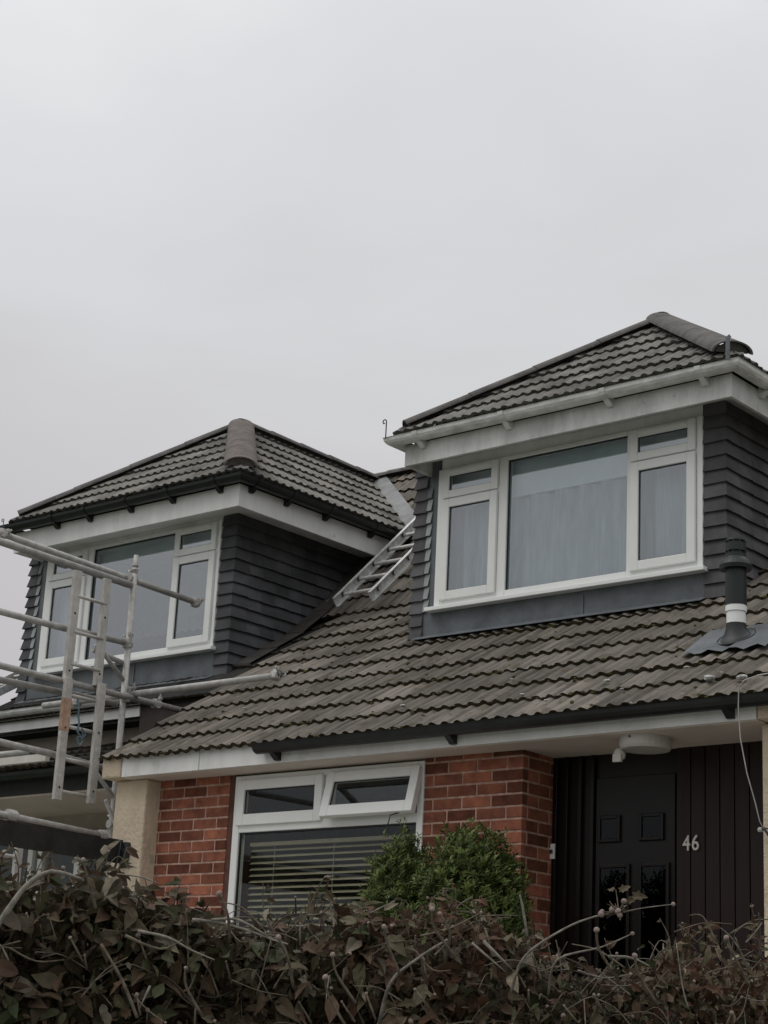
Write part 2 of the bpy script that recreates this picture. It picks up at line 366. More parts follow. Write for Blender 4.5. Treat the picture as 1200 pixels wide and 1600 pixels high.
def clip_bracket(path_pt, nrm, z, parent, m, r=.055, drop=True, name='bracket'):
    mb = MB(); x, y = path_pt; nx_, ny_ = nrm; tx, ty = -ny_, nx_; n = 8; W = .022
    rings = []
    for rr in (r+.008, r+.001):
        for s_ in (-W, W):
            rings.append([(x+nx_*(r+.005-math.cos(math.pi*q/n)*rr)+tx*s_, y+ny_*(r+.005-math.cos(math.pi*q/n)*rr)+ty*s_, z-math.sin(math.pi*q/n)*rr+.004) for q in range(n+1)])
    vs = sum(rings, []); k = n+1
    fs = [(q, q+1, k+q+1, k+q) for q in range(n)]+[(q, q+1, 2*k+q+1, 2*k+q) for q in range(n)]+[(k+q, k+q+1, 3*k+q+1, 3*k+q) for q in range(n)]
    mb.add(vs, fs)
    if drop:
        p = [(x+nx_*a_+tx*s_, y+ny_*a_+ty*s_, z+b_) for s_ in (-W, W) for a_, b_ in ((0, -.01), (.0, -.10), (.02, -.10), (.085, -.05), (.085, -.03))]
        mb.add(p, [(0, 1, 2, 3, 4), (9, 8, 7, 6, 5)]+[(i, (i+1) % 5, 5+(i+1) % 5, 5+i) for i in range(5)])
    return mb.build(name, parent, m)
def hung(mb, path, z0, z1, g_=.098, m=None, seed=3):
    rnd = random.Random(seed); P = [Vector(p) for p in path]; pts = []
    for i in range(len(P)-1):
        L = (P[i+1]-P[i]).length; k = max(1, round(L/.165))
        for q in range(k): pts.append(P[i].lerp(P[i+1], q/k))
    pts.append(P[-1]); corner = [p for p in P[1:-1]]
    z = z0; row = 0
    while z < z1-.01:
        zt = min(z+g_+.015, z1)
        n = len(pts); qs = []
        for i, p in enumerate(pts):
            ds = []
            if i > 0: ds.append((pts[i]-pts[i-1]).normalized())
            if i < n-1: ds.append((pts[i+1]-pts[i]).normalized())
            ns = [Vector((d.y, -d.x)) for d in ds]
            if len(ns) == 2: q = ns[0]+ns[1]; q = q/q.length_squared*2
            else: q = ns[0]
            qs.append(q)
        for i in range(n-1):
            j0, j1 = rnd.uniform(-.004, .004), rnd.uniform(-.004, .004); oo = rnd.uniform(-.002, .003); vs = []
            for p, q, jz in ((pts[i], qs[i], j0), (pts[i+1], qs[i+1], j1)):
                for o_, zz in ((.003, zt), (.026+oo, z+jz), (.010+oo, z+jz-.001)):
                    vs.append((p.x+q.x*o_, p.y+q.y*o_, zz))
            mb.add(vs, [(0, 3, 4, 1), (1, 4, 5, 2)], m, rnd.random())
            if i in (0, n-2):
                k3 = 0 if i == 0 else 3
                mb.add([vs[k3], vs[k3+1], vs[k3+2]], [(0, 1, 2)], m, .5)
        z += g_+rnd.uniform(-.003, .003); row += 1
def ring(mb, x0, x1, z0, z1, t, y0, y1, m=None):
    mb.box(x0, x0+t, y0, y1, z0, z1, m); mb.box(x1-t, x1, y0, y1, z0, z1, m)
    mb.box(x0+t, x1-t, y0, y1, z1-t, z1, m); mb.box(x0+t, x1-t, y0, y1, z0, z0+t, m)
def sash(parent, x0, x1, z0, z1, t, y, gm, tilt=0., bot=None):
    mb = MB(); bt = bot or t
    mb.box(x0, x0+t, y-.018, y+.03, z0, z1); mb.box(x1-t, x1, y-.018, y+.03, z0, z1)
    mb.box(x0+t, x1-t, y-.018, y+.03, z1-t, z1); mb.box(x0+t, x1-t, y-.018, y+.03, z0, z0+bt)
    gb = MB(); gb.box(x0+t-.006, x1-t+.006, y+.004, y+.008, z0+bt-.006, z1-t+.006)
    gk = MB()                                                    # dark rubber gasket round the glass
    for a in ((x0+t, x1-t, z1-t-.006, z1-t), (x0+t, x1-t, z0+bt, z0+bt+.005), (x0+t, x0+t+.005, z0+bt+.005, z1-t-.006), (x1-t-.005, x1-t, z0+bt+.005, z1-t-.006)):
        gk.box(a[0], a[1], y-.004, y+.003, a[2], a[3])
    if tilt:
        for b in (mb, gb, gk):
            nv = []
            for v in b.v:
                dz = v[2]-z1; dy = v[1]-y; c_, s_ = math.cos(tilt), math.sin(tilt)
                nv.append((v[0], y+dy*c_+dz*s_, z1+dz*c_-dy*s_))
            b.v = nv
    s_ = mb.build('sash', parent, m_pvc, bevel=.005); gb.build('pane', parent, gm); gk.build('gasket', parent, m_blackp)
    return s_

# ============================================================ HOUSE 46
HX0, HX1 = -10.15, -1.6
H = thing('terraced_house', (-5.9, 13.3, 1.25), 'red brick house numbered 46, brown tiled roof and dormer with a dirty white gutter', 'house')
ang1 = (0, BY-EY, BZ-EZ); L1 = Vector(ang1).length; ang2 = (0, RY-BY, RZ-BZ); L2 = Vector(ang2).length
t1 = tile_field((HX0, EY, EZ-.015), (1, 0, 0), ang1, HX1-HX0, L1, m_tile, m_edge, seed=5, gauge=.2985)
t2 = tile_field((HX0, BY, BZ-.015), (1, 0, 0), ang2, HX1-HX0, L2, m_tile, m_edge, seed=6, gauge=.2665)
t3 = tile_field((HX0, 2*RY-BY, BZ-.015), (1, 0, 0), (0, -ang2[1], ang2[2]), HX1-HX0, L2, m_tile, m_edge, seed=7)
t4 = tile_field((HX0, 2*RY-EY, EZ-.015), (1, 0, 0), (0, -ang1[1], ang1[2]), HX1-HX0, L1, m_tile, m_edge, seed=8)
rf = join_meshes('roof', H, [t1, t2, t3, t4])
und = MB()                                                    # roofing felt and verge thickness under the tiles
for P in ([(EY+.09, EZ+.015), (BY, BZ-.03), (RY, RZ-.03), (2*RY-BY, BZ-.03), (2*RY-EY, EZ-.03)],):
    for i in range(4):
        (ya, za), (yb, zb) = P[i], P[i+1]
        und.add([(x, y, z-d) for x in (HX0+.01, HX1) for d in (0, .07) for y, z in ((ya, za), (yb, zb))],
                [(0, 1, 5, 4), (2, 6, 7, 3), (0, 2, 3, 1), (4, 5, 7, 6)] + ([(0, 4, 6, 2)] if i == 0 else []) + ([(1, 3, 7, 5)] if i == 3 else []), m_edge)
und.build('roof_underlay', H)
rd = MB(); half_round(rd, (HX0-1.7, RY, RZ-.02), (HX1, RY, RZ-.03), .10, m=m_hip); rd.build('ridge_tiles', H, smooth=False)

# fascia, soffit, gutter
fb = MB(); fb.box(-9.94, -4.9, 8.86, 8.885, 3.45, 3.60); fb.build('fascia_board', H, m_fas)
fj = MB(); fj.box(-9.168, -9.162, 8.855, 8.861, 3.452, 3.595); fj.build('fascia_joint', H, m_pvc_d)
sf = MB(); sf.box(-9.94, -4.9, 8.885, 9.46, 3.445, 3.457); sf.build('soffit', H, m_soff)
gt = MB(); gutter(gt, [(-8.56, 8.86), (-1.7, 8.86)], 3.562, .058)
go = gt.build('gutter', H, m_gut_b, smooth=False)
for x in (-8.42, -6.96, -5.05, -3.4): clip_bracket((x, 8.86), (0, -1), 3.562, go, m_gut_b)
# rendered party walls with corbelled tops
def pier(x0, x1):
    pl = MB(); pl.box(x0, x1, 8.96, 9.45, 1.2, 3.445)
    a, b_ = (x0-.05, x0+.15) if x0 < -9 else (x0+.03, x1+.05)
    pl.box(a, b_, 8.855, 9.0, 3.447, 3.60); pl.build('rendered_pier', H, m_rend, bevel=.015)
pier(-10.10, -9.78); pier(-4.925, -4.58)
# flank and rear walls
fw_ = MB(); fw_.box(-10.12, -9.98, 9.45, 17.8, 1.2, 3.44); fw_.box(-10.12, HX1, 17.6, 17.8, 1.2, 3.44); fw_.box(HX1-.15, HX1-.02, 9.2, 17.6, 1.2, 3.44)
fw_.build('rear_and_side_walls', H, m_rend)
for x in (HX0+.06, HX1-.1):
    gb_ = MB()
    gb_.add([(x, 9.2, 3.4), (x, 17.6, 3.4), (x, 2*RY-BY, BZ-.14), (x, RY, RZ-.14), (x, BY, BZ-.14), (x+.08, 9.2, 3.4), (x+.08, 17.6, 3.4), (x+.08, 2*RY-BY, BZ-.14), (x+.08, RY, RZ-.14), (x+.08, BY, BZ-.14)],
            [(0, 1, 2, 3, 4), (9, 8, 7, 6, 5)]+[(i, (i+1) % 5, 5+(i+1) % 5, 5+i) for i in range(5)])
    gb_.build('gable_wall', H, m_rend)
# brickwork: real bricks over a mortar bed
BW, BH, J = .2125, .0615, .0140
def bricks(mb, x0, x1, z0, z1, zj, xj, yf, axis='x', seed=2, keep=None):
    rnd = random.Random(seed); k0 = math.floor((z0-zj)/(BH+J))
    k = k0
    while zj+k*(BH+J) < z1:
        za = zj+k*(BH+J)+J/2; zb = za+BH; off = xj+(0 if k % 2 == 0 else (BW+J)/2)
        i = math.floor((x0-off)/(BW+J))
        while off+i*(BW+J) < x1:
            a = max(x0, off+i*(BW+J)+J/2); b = min(x1, off+(i+1)*(BW+J)-J/2)
            if x1-b < .02: b = x1
            if b-a > .02 and min(zb, z1)-max(za, z0) > .01:
                d = rnd.uniform(0, .003)
                if axis == 'x': mb.box(a, b, yf-d, yf+.05, max(za, z0), min(zb, z1), m_brick, rnd.random())
                else: mb.box(yf-.05, yf+d, a, b, max(za, z0), min(zb, z1), m_brick, rnd.random())
            i += 1
        k += 1
bk = MB(); bricks(bk, -9.82, -9.09, 1.25, 3.445, 3.16, -9.54, 9.1); bk.box(-9.82, -9.095, 9.1035, 9.35, 1.25, 3.444, m_mort)
bk.build('brick_pier', H, bevel=.003)
bk = MB(); bricks(bk, -7.37, -6.612, 1.25, 3.445, 3.26, -7.075, 9.1, seed=4)
bk.box(-7.37, -6.67, 9.1035, 9.45, 1.25, 3.444, m_mort); bk.box(-6.67, -6.6165, 9.1035, 9.153, 1.25, 3.444, m_mort)
bricks(bk, 9.153, 9.45, 1.25, 3.445, 3.26, 9.153-.1078, -6.6125, 'y', 9); bk.box(-6.70, -6.6165, 9.153, 9.45, 1.25, 3.4435, m_mort)
bk.build('brick_pier', H, bevel=.003)
bk = MB(); bricks(bk, -9.09, -7.37, 1.25, 2.16, 3.16, -9.54, 9.1, seed=6); bk.box(-9.09, -7.37, 9.106, 9.3, 1.25, 2.158, m_mort); bk.build('brick_wall', H)
bk = MB(); bricks(bk, -4.58, HX1, 1.25, 3.445, 3.16, -9.54, 9.1, seed=8); bk.box(-4.58, HX1, 9.106, 9.3, 1.25, 3.444, m_mort); bk.build('brick_wall', H)
rv = MB(); rv.box(-9.094, -9.03, 9.105, 9.3, 2.16, 3.444); rv.build('window_reveal', H, mat('reveal_brick', (.11, .05, .038), .9, .25, 12., bump=.003))
# ground floor window
W1 = MB(); X0, X1 = -9.03, -7.372
W1.box(X0, X0+.06, 9.09, 9.16, 2.2, 3.43); W1.box(X1-.05, X1, 9.09, 9.16, 2.2, 3.43)
W1.box(X0+.06, X1-.05, 9.09, 9.16, 3.385, 3.43); W1.box(X0+.06, X1-.05, 9.09, 9.16, 3.045, 3.105); W1.box(X0+.06, X1-.05, 9.09, 9.16, 2.2, 2.26)
W1.box(-8.205, -8.165, 9.09, 9.16, 3.105, 3.385)
wo = W1.build('window', H, m_pvc, bevel=.005)
sash(wo, -8.985, -8.212, 3.09, 3.395, .066, 9.085, m_glass2, bot=.075)
sash(wo, -8.160, -7.385, 3.09, 3.395, .066, 9.08, m_glass2, tilt=R(14), bot=.075)
gp = MB(); gp.box(X0+.055, X1-.045, 9.12, 9.125, 2.255, 3.05); gp.build('pane', wo, m_glass2)
gk = MB(); gk.box(X0+.06, X1-.05, 9.105, 9.118, 3.035, 3.045); gk.box(X0+.06, X0+.07, 9.105, 9.118, 2.26, 3.035); gk.build('gasket', wo, m_blackp)
sl = MB(); sl.box(X0-.03, X1+.03, 9.02, 9.16, 2.16, 2.2); sl.build('sill', wo, m_pvc)
# room behind it
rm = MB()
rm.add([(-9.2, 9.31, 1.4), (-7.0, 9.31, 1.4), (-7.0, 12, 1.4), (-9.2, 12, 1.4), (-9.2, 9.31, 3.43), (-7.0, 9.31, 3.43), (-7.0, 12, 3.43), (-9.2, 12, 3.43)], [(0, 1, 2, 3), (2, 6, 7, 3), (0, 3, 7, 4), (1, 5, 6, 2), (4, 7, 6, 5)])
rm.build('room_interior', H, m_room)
# porch: dark boarded wall, side lights, door
pb = MB(); pb.box(-6.63, -4.9, 9.44, 9.5, 1.25, 3.446, m_door)
x = -5.735
while x < -4.93:
    pb.box(x, min(x+.088, -4.925), 9.424, 9.44, 1.3, 3.445, m_board); x += .096
pbo = pb.build('porch_panelling', H)
sdl = MB()
for x in (-6.61, -6.53, -6.43, -6.34): sdl.box(x, x+.03, 9.41, 9.44, 1.35, 3.44)
sdl.box(-6.58, -6.34, 9.41, 9.438, 1.3, 1.7); sdl.build('door_frame', H, m_door, bevel=.004)
dr = MB(); dr.box(-6.30, -5.75, 9.425, 9.44, 1.3, 3.30)
for a in ((-6.27, -6.13, 2.92, 3.06), (-5.98, -5.83, 2.92, 3.06), (-6.27, -6.06, 1.6, 2.77), (-5.98, -5.79, 1.6, 2.77)):
    ring(dr, a[0]-.01, a[1]+.01, a[2]-.01, a[3]+.01, .022, 9.408, 9.425)
do = dr.build('door', H, m_door, bevel=.004)
dp = MB()
for a in ((-6.262, -6.138, 2.932, 3.05), (-5.972, -5.84, 2.932, 3.05), (-6.262, -6.07, 1.61, 2.762), (-5.972, -5.80, 1.61, 2.762)): dp.box(a[0], a[1], 9.418, 9.424, a[2], a[3])
dp.build('pane', do, m_glass3)
cu = bpy.data.curves.new('n', 'FONT'); cu.body = '46'; cu.size = .125; cu.extrude = .004; cu.bevel_depth = .001; cu.space_character = 1.15
to = bpy.data.objects.new('n', cu); me = bpy.data.meshes.new_from_object(to); bpy.data.objects.remove(to)
me.transform(Matrix.Rotation(R(90), 4, 'X')); me.transform(Matrix.Scale(.82, 4, (1, 0, 0)))
mn = [min(v.co[i] for v in me.vertices) for i in range(3)]
me.transform(Matrix.Translation(Vector((-5.69-mn[0], 9.415, 2.84-mn[2]))-ORG[H])); me.materials.clear(); me.materials.append(m_num)
nm = bpy.data.objects.new('house_number', me); col.objects.link(nm); nm.parent = pbo; nm['label'] = 'pale metal number 46'
db = MB(); db.box(-6.618, -6.60, 9.43, 9.408, 2.83, 2.91, m_pvc)
db.box(-6.625, -6.58, 9.398, 9.408, 2.825, 2.915, m_pvc); db.lathe((-6.602, 9.396, 2.868), [(.011, -.011), (.011, .011)], 12, m_blackp)
db.build('doorbell', H)

# ------------------------------------------------------------ dormers
def dormer(parent, xl, xr, yf, wx0, wx1, cxl, cxr, exl, exr, eyf, zs, zf, ax, mt, me_, mh, mhung, mfas, mgut, gdrop, white, seed, lead_l, sillz, base_z, clips_front, clips_side, m_sofm):
    yb = 12.9; az, ay = 7.16, 11.42; ez = 6.10; zh = zs+(.11 if not white else .075)
    # roof slopes
    vF = (0, ay-eyf, az-ez); LF = Vector(vF).length
    hl = Vector((ax-exl, ay-eyf, 0)); hr = Vector((ax-exr, ay-eyf, 0))
    nL = Vector((-hl.y, hl.x, 0)); nR = Vector((hr.y, -hr.x, 0))      # outward (away from the front slope) normals of the vertical hip planes
    f = tile_field((exl, eyf, ez), (1, 0, 0), vF, exr-exl, LF, mt, me_, clips=[((exl, eyf, ez), nL), ((exr, eyf, ez), nR)], seed=seed, gauge=LF/6.3, roll=.09, amp=.014)
    vy = 12.26
    vr = Vector((ax-exr, 13.36-vy, 0)); nV = Vector((-vr.y, vr.x, 0));  nV = nV if nV.y > 0 else -nV
    sR = (ax-exr, 0, az-ez); LR = Vector(sR).length
    r_ = tile_field((exr, eyf, ez), (0, 1, 0), sR, 3.5, LR, mt, me_, clips=[((exr, eyf, ez), -nR), ((exr, vy, ez), nV)], seed=seed+1, gauge=LR/6.3, roll=.09, amp=.014)
    vl = Vector((ax-exl, 13.36-vy, 0)); nVl = Vector((-vl.y, vl.x, 0)); nVl = nVl if nVl.y > 0 else -nVl
    sL = (ax-exl, 0, az-ez); LL = Vector(sL).length
    l_ = tile_field((exl, eyf, ez), (0, 1, 0), sL, 3.5, LL, mt, me_, clips=[((exl, eyf, ez), -nL), ((exl, vy, ez), nVl)], seed=seed+2, gauge=LL/6.3, roll=.09, amp=.014)
    dr_ = join_meshes('dormer_roof', parent, [f, r_, l_])
    u = MB(); z_ = ez+.01
    u.add([(exl+.10, eyf+.10, z_), (exr-.10, eyf+.10, z_), (exr-.10, vy, z_), (exl+.10, vy, z_), (ax, ay, az-.03), (ax, 13.3, az-.03)], [(0, 1, 4), (1, 2, 5, 4), (3, 0, 4, 5), (0, 3, 2, 1)])
    u.build('underlay', dr_, m_edge2)
    hp = MB(); hip_off = Vector((0, 0, .015))
    for a in ((exl, eyf), (exr, eyf)): half_round(hp, Vector((a[0], a[1], ez)).lerp(Vector((ax, ay, az)), .045)+hip_off, Vector((ax, ay, az))+hip_off, .12 if a[0] == exr else .095, m=mh if a[0] == exr else m_hip, seg=9 if a[0] == exr else .6, step=.02 if a[0] == exr else .008, n=14)
    half_round(hp, Vector((ax, ay-.05, az))+hip_off, Vector((ax, 13.4, az))+hip_off, .095, m=m_hip)
    for sx in (exl, exr):
        hp.bar((sx+(.03 if sx == exl else -.03), eyf+.03, ez+.02), (sx+(.05 if sx == exl else -.05), eyf+.06, ez+.05), .12, .03, (0, 0, 1), m_pale)
    hp.build('hip_tiles', dr_, smooth=False)
    # valley lead
    vb = MB()
    for sx, ex in ((1, exr), (-1, exl)):
        A = Vector((ex, vy, ez)); B = Vector((ax, 13.34, az)); nn = Vector((0, -1, 1)).normalized()*.05
        wv = .17*sx
        for q in range(3):
            p, q2 = A.lerp(B, q/3), A.lerp(B, (q+1)/3+.01); k = Vector((0, 0, .006*(2-q)))
            vb.add([p+nn+k-Vector((.05*sx, 0, 0)), p+nn+k+Vector((wv, 0, 0)), q2+nn+k+Vector((wv, 0, 0)), q2+nn+k-Vector((.05*sx, 0, 0))], [(0, 1, 2, 3)])
    vb.build('valley_lead', dr_, m_valley)
    # fascia, soffit, gutter: left side, front, right side
    fx0, fx1, fy = cxl, cxr, eyf+.10
    loop = [(fx0, yb), (fx0, fy), (fx1, fy), (fx1, yb)]
    b = MB(); b.sweep(loop, [(0, zs), (0, zf), (-.025, zf), (-.025, zs)], m=mfas)
    b.build('dormer_fascia', parent)
    b = MB()
    b.box(fx1-.004, fx1+.004, fy-.005, fy+.006, zs-.002, zf); b.build('corner_trim', parent, m_pvc_d)
    b = MB(); b.box(fx0+.026, fx1-.026, fy+.026, yb-.02, zh+.001, zh+.016); b.build('dormer_soffit', parent, m_sofm)
    b = MB(); gutter(b, loop, 6.085, .058); gu = b.build('dormer_gutter', parent, mgut)
    for x in clips_front: clip_bracket((x, fy), (0, -1), 6.085, gu, mgut, .058, drop=True)
    for y in clips_side: clip_bracket((fx1, y), (1, 0), 6.085, gu, mgut, .058, drop=True)
    # cheeks
    hb = MB(); zb = base_z
    hung(hb, [(xr-lead_l[1], yf), (xr, yf), (xr, yb)], zb, zh, m=mhung, seed=seed)
    hb.build('dormer_cladding', parent)
    hb = MB(); hung(hb, [(xl, yb), (xl, yf), (xl+lead_l[0], yf)], zb, zh, m=mhung, seed=seed+9); hb.build('dormer_cladding', parent)
    cw = MB(); cw.box(xl+.01, xl+.06, yf+.01, yb, zb-.1, zh); cw.box(xr-.06, xr-.01, yf+.01, yb, zb-.1, zh)
    cw.box(xl+.06, wx0+.02, yf+.008, yf+.1, zb-.05, zh); cw.box(wx1-.02, xr-.06, yf+.008, yf+.1, zb-.05, zh)
    cw.box(wx0+.02, wx1-.02, yf+.03, yf+.1, zb-.05, sillz-.01); cw.build('dormer_wall', parent, m_dark)
    hb = MB(); hb.box(wx0, wx1, yf+.0, yf+.03, zs+.02, zh); hb.build('window_head', parent, m_fas)
    ri = MB(); y0, y1 = yf+.1, yf+1.0
    ri.add([(wx0-.1, y0, 4.6), (wx1+.1, y0, 4.6), (wx1+.1, y1, 4.6), (wx0-.1, y1, 4.6), (wx0-.1, y0, zs), (wx1+.1, y0, zs), (wx1+.1, y1, zs), (wx0-.1, y1, zs)], [(0, 1, 2, 3), (2, 6, 7, 3), (0, 3, 7, 4), (1, 5, 6, 2), (4, 7, 6, 5)])
    ri.build('room_interior', parent, m_roomw)
    # lead: apron under the sill, strips beside the window with a dressed soaker at every course
    le = MB(); le.box(xl+.06, xr-.13, yf-.002, yf+.008, base_z-.03, sillz)
    le.sweep([(xl+.06, yf-.001), (xr-.13, yf-.001)], [(0, base_z+.02), (.10, base_z-.025), (.10, base_z-.029), (0, base_z+.015)])
    sx = (xl+xr)/2+.2; le.bar((sx, yf-.008, base_z), (sx, yf-.008, sillz-.03), .012, .01, (0, 1, 0))
    le.build('lead_apron', parent, m_lead)
    for xa0, xb0, xa, xb in ((xl+lead_l[0]-.01, wx0+.01, xl+lead_l[0]-.012, xl+lead_l[0]+.05), (wx1-.01, xr-lead_l[1]+.01, wx1+.002, xr-lead_l[1]+.012)):
        le = MB(); le.box(xa0, xb0, yf+.0, yf+.008, sillz, zh, m_lead); z = base_z
        while z < zs-.12:
            if z > sillz-.02:
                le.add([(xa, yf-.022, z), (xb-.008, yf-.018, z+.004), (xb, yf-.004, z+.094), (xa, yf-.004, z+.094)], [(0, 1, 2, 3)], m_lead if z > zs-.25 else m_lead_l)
            z += .098
        le.build('lead_strip', parent)
    return dr_
def dormer_window(parent, x0, x1, z0, z1, y, cols_, gm):
    (a0, a1), (c0, c1), (b0, b1) = cols_     # left sash column, centre glass, right sash column (outer sash limits)
    b = MB(); b.box(x0, a0, y, y+.07, z0, z1); b.box(a1, c0, y, y+.07, z0, z1); b.box(c1, b0, y, y+.07, z0, z1); b.box(b1, x1, y, y+.07, z0, z1)
    for p, q in ((a0, a1), (c0, c1), (b0, b1)):
        b.box(p, q, y, y+.07, z0, z0+.055); b.box(p, q, y, y+.07, z1-.03, z1)
    for p, q in ((a0, a1), (b0, b1)): b.box(p, q, y, y+.07, z0+.80, z0+.85)
    wv = b.build('dormer_window', parent, m_pvc, bevel=.005)
    for p, q in ((a0, a1), (b0, b1)):
        sash(wv, p+.003, q-.003, z0+.045, z0+.822, .066, y-.004, gm)
        sash(wv, p+.003, q-.003, z0+.830, z1-.012, .058, y-.004, gm)
        v_ = MB(); v_.box(p+.07, q-.07, y-.034, y-.022, z1-.045, z1-.03); v_.build('trickle_vent', wv, m_pvc)
    g_ = MB(); g_.box(c0-.005, c1+.005, y+.03, y+.035, z0+.05, z1-.025); g_.build('pane', wv, gm)
    k = MB(); k.box(c0, c1, y+.015, y+.028, z1-.04, z1-.03); k.box(c0, c0+.007, y+.015, y+.028, z0+.055, z1-.04); k.build('gasket', wv, m_blackp)
    s_ = MB(); s_.box(x0-.05, x1+.035, y-.05, y+.07, z0-.03, z0); s_.build('sill', wv, m_pvc, bevel=.004)
    return wv
# right dormer (house 46)
d1 = dormer(H, -8.62, -5.975, 10.42, -8.41, -6.135, -8.52, -5.755, -8.56, -5.66, 10.02, 5.88, 6.04, -7.1, m_tile2, m_edge2, m_hip, m_hung, m_pvc_d, m_gut_w, False, False, 21, (.10, .155), 4.805, 4.62, (-8.34, -7.55, -6.69, -5.94), (10.5, 11.2, 11.9), m_pvc_d)
dormer_window(H, -8.41, -6.135, 4.835, 5.905, 10.395, ((-8.355, -7.84), (-7.765, -6.735), (-6.70, -6.18)), m_glass)
# hip irons
hi = MB(); pts = [(-8.60, 9.98, 6.07), (-8.60, 9.98, 6.20)]
for k in range(15):
    t = k/14*2*math.pi*.85; rr = .021*(1-k/22); pts.append((-8.62+rr*math.cos(t), 9.98, 6.205+rr*math.sin(t)*1.15))
hi.tube(pts, .0045, 6); hi.build('hip_iron', d1, m_blackm)
hi = MB(); hi.bar((-5.70, 9.98, 6.08), (-5.70, 9.98, 6.24), .03, .006, (0, 1, 0)); hi.bar((-5.70, 9.985, 6.235), (-5.685, 9.985, 6.245), .02, .012, (0, 1, 0)); hi.build('hip_iron', d1, m_lead)
# flue pipe
flb = MB(); fc = (-5.42, 9.57, 4.02)
flb.add([(-5.70+i*.047, y, EZ+(y-EY)*.6403+.042+.012*math.sin(i*1.9)*(1 if y < 9.5 else .3)) for y in (9.40, 9.56, 9.74) for i in range(13)], [(j*13+i, j*13+i+1, (j+1)*13+i+1, (j+1)*13+i) for j in range(2) for i in range(12)])
slate = flb.build('flue_pipe', H, m_lead)
k_ = MB(); n = 20; vs = []
for rr, h in ((.115, .0), (.10, .012), (.075, .04), (.061, .075), (.06, .10)):
    for q in range(n):
        t = 2*math.pi*q/n; yy = fc[1]+rr*math.sin(t)*(1.0); zz = EZ+(yy-EY)*.6403+.05 if h < .001 else (fc[2]+.07+h+(.6403*rr*math.sin(t) if h < .1 else 0)*(1-h/.1 if h < .1 else 0))
        vs.append((fc[0]+rr*math.cos(t), yy, zz))
k_.add(vs, [(i*n+q, i*n+(q+1) % n, (i+1)*n+(q+1) % n, (i+1)*n+q) for i in range(4) for q in range(n)]); k_.build('flue_flashing', slate, m_blackp, smooth=True)
k_ = MB(); k_.lathe((fc[0], fc[1], 4.20), [(.057, -.04), (.057, .06), (.064, .063), (.064, .10)], 24); k_.build('flue_collar', slate, m_pvc)
k_ = MB(); k_.lathe((fc[0], fc[1], 4.30), [(.066, 0), (.066, .01), (.064, .01), (.064, .30)], 24); k_.build('flue_tube', slate, m_blackp)
k_ = MB(); k_.lathe((fc[0], fc[1], 4.535), [(.07, -.005), (.095, -.012), (.10, .012), (.09, .035), (.07, .055), (.062, .065), (.062, .085), (.05, .087), (.05, .1), (.062, .102), (.062, .15), (.048, .152), (.048, .165), (.058, .167), (.055, .18), (.02, .186)], 24)
for q in range(10):
    t = 2*math.pi*q/10; k_.box(fc[0]+.058*math.cos(t)-.003, fc[0]+.058*math.cos(t)+.003, fc[1]+.058*math.sin(t)-.003, fc[1]+.058*math.sin(t)+.003, 4.62, 4.705)
k_.build('flue_cowl', slate, m_blackp)
# small roof debris: lichen clumps / mortar crumbs belong to the roof
rr_ = random.Random(8)
for x, y, s in [(-5.28, 9.02, .035), (-6.05, 9.15, .02), (-6.35, 8.95, .014), (-6.62, 9.08, .018), (-5.55, 9.22, .016), (-5.05, 8.98, .03), (-5.15, 9.5, .02), (-5.0, 9.62, .02), (-7.6, 9.12, .016), (-8.9, 9.6, .012), (-9.3, 9.4, .012), (-5.85, 9.0, .012), (-6.9, 9.35, .012), (-5.2, 9.8, .02), (-4.95, 10.1, .02)]:
    dbm = MB(); z = EZ+(y-EY)*.6403+.03; vs = []
    for a in range(5):
        for b in range(8):
            ph = math.pi*a/4; th = 2*math.pi*b/8; q = s*rr_.uniform(.75, 1.15); vs.append((x+q*1.2*math.sin(ph)*math.cos(th), y+q*math.sin(ph)*math.sin(th), z+q*.5*math.cos(ph)))
    dbm.add(vs, [(a*8+b, a*8+(b+1) % 8, (a+1)*8+(b+1) % 8, (a+1)*8+b) for a in range(4) for b in range(8)])
    dbm.build('lichen_clump', H, m_lich)
# moss along the tile edges
mo = MB(); rr_ = random.Random(31)
for i in range(900):
    c = rr_.randrange(0, 9); sl = c*.2985; x = rr_.uniform(HX0+.05, -4.6)
    if rr_.random() > .5+.5*math.sin(x*3.1+c*2.2): continue
    if rr_.random() < .75: v = Vector((x, EY, EZ))+Vector(ang1).normalized()*(sl+rr_.uniform(-.012, .004))
    else: v = Vector((x, EY, EZ))+Vector(ang1).normalized()*(sl+rr_.uniform(0, .28))
    if v.y > BY-.1 or (v.y > 10.38 and -8.65 < x < -5.9): continue
    v.z += .006; q = rr_.uniform(.006, .015); vs = []
    for a in range(4):
        for b in range(6):
            ph = math.pi*a/3; th = 2*math.pi*b/6; k = q*rr_.uniform(.7, 1.2); vs.append((v.x+k*1.5*math.sin(ph)*math.cos(th), v.y+k*math.sin(ph)*math.sin(th), v.z+k*.8*math.cos(ph)))
    mo.add(vs, [(a*6+b, a*6+(b+1) % 6, (a+1)*6+(b+1) % 6, (a+1)*6+b) for a in range(3) for b in range(6)], None, rr_.random())
mo_ = mo.build('moss', H, mat('moss', (.075, .065, .028), 1, .4, 60., rnd=.5, spec=.02)); mo_['kind'] = 'stuff'
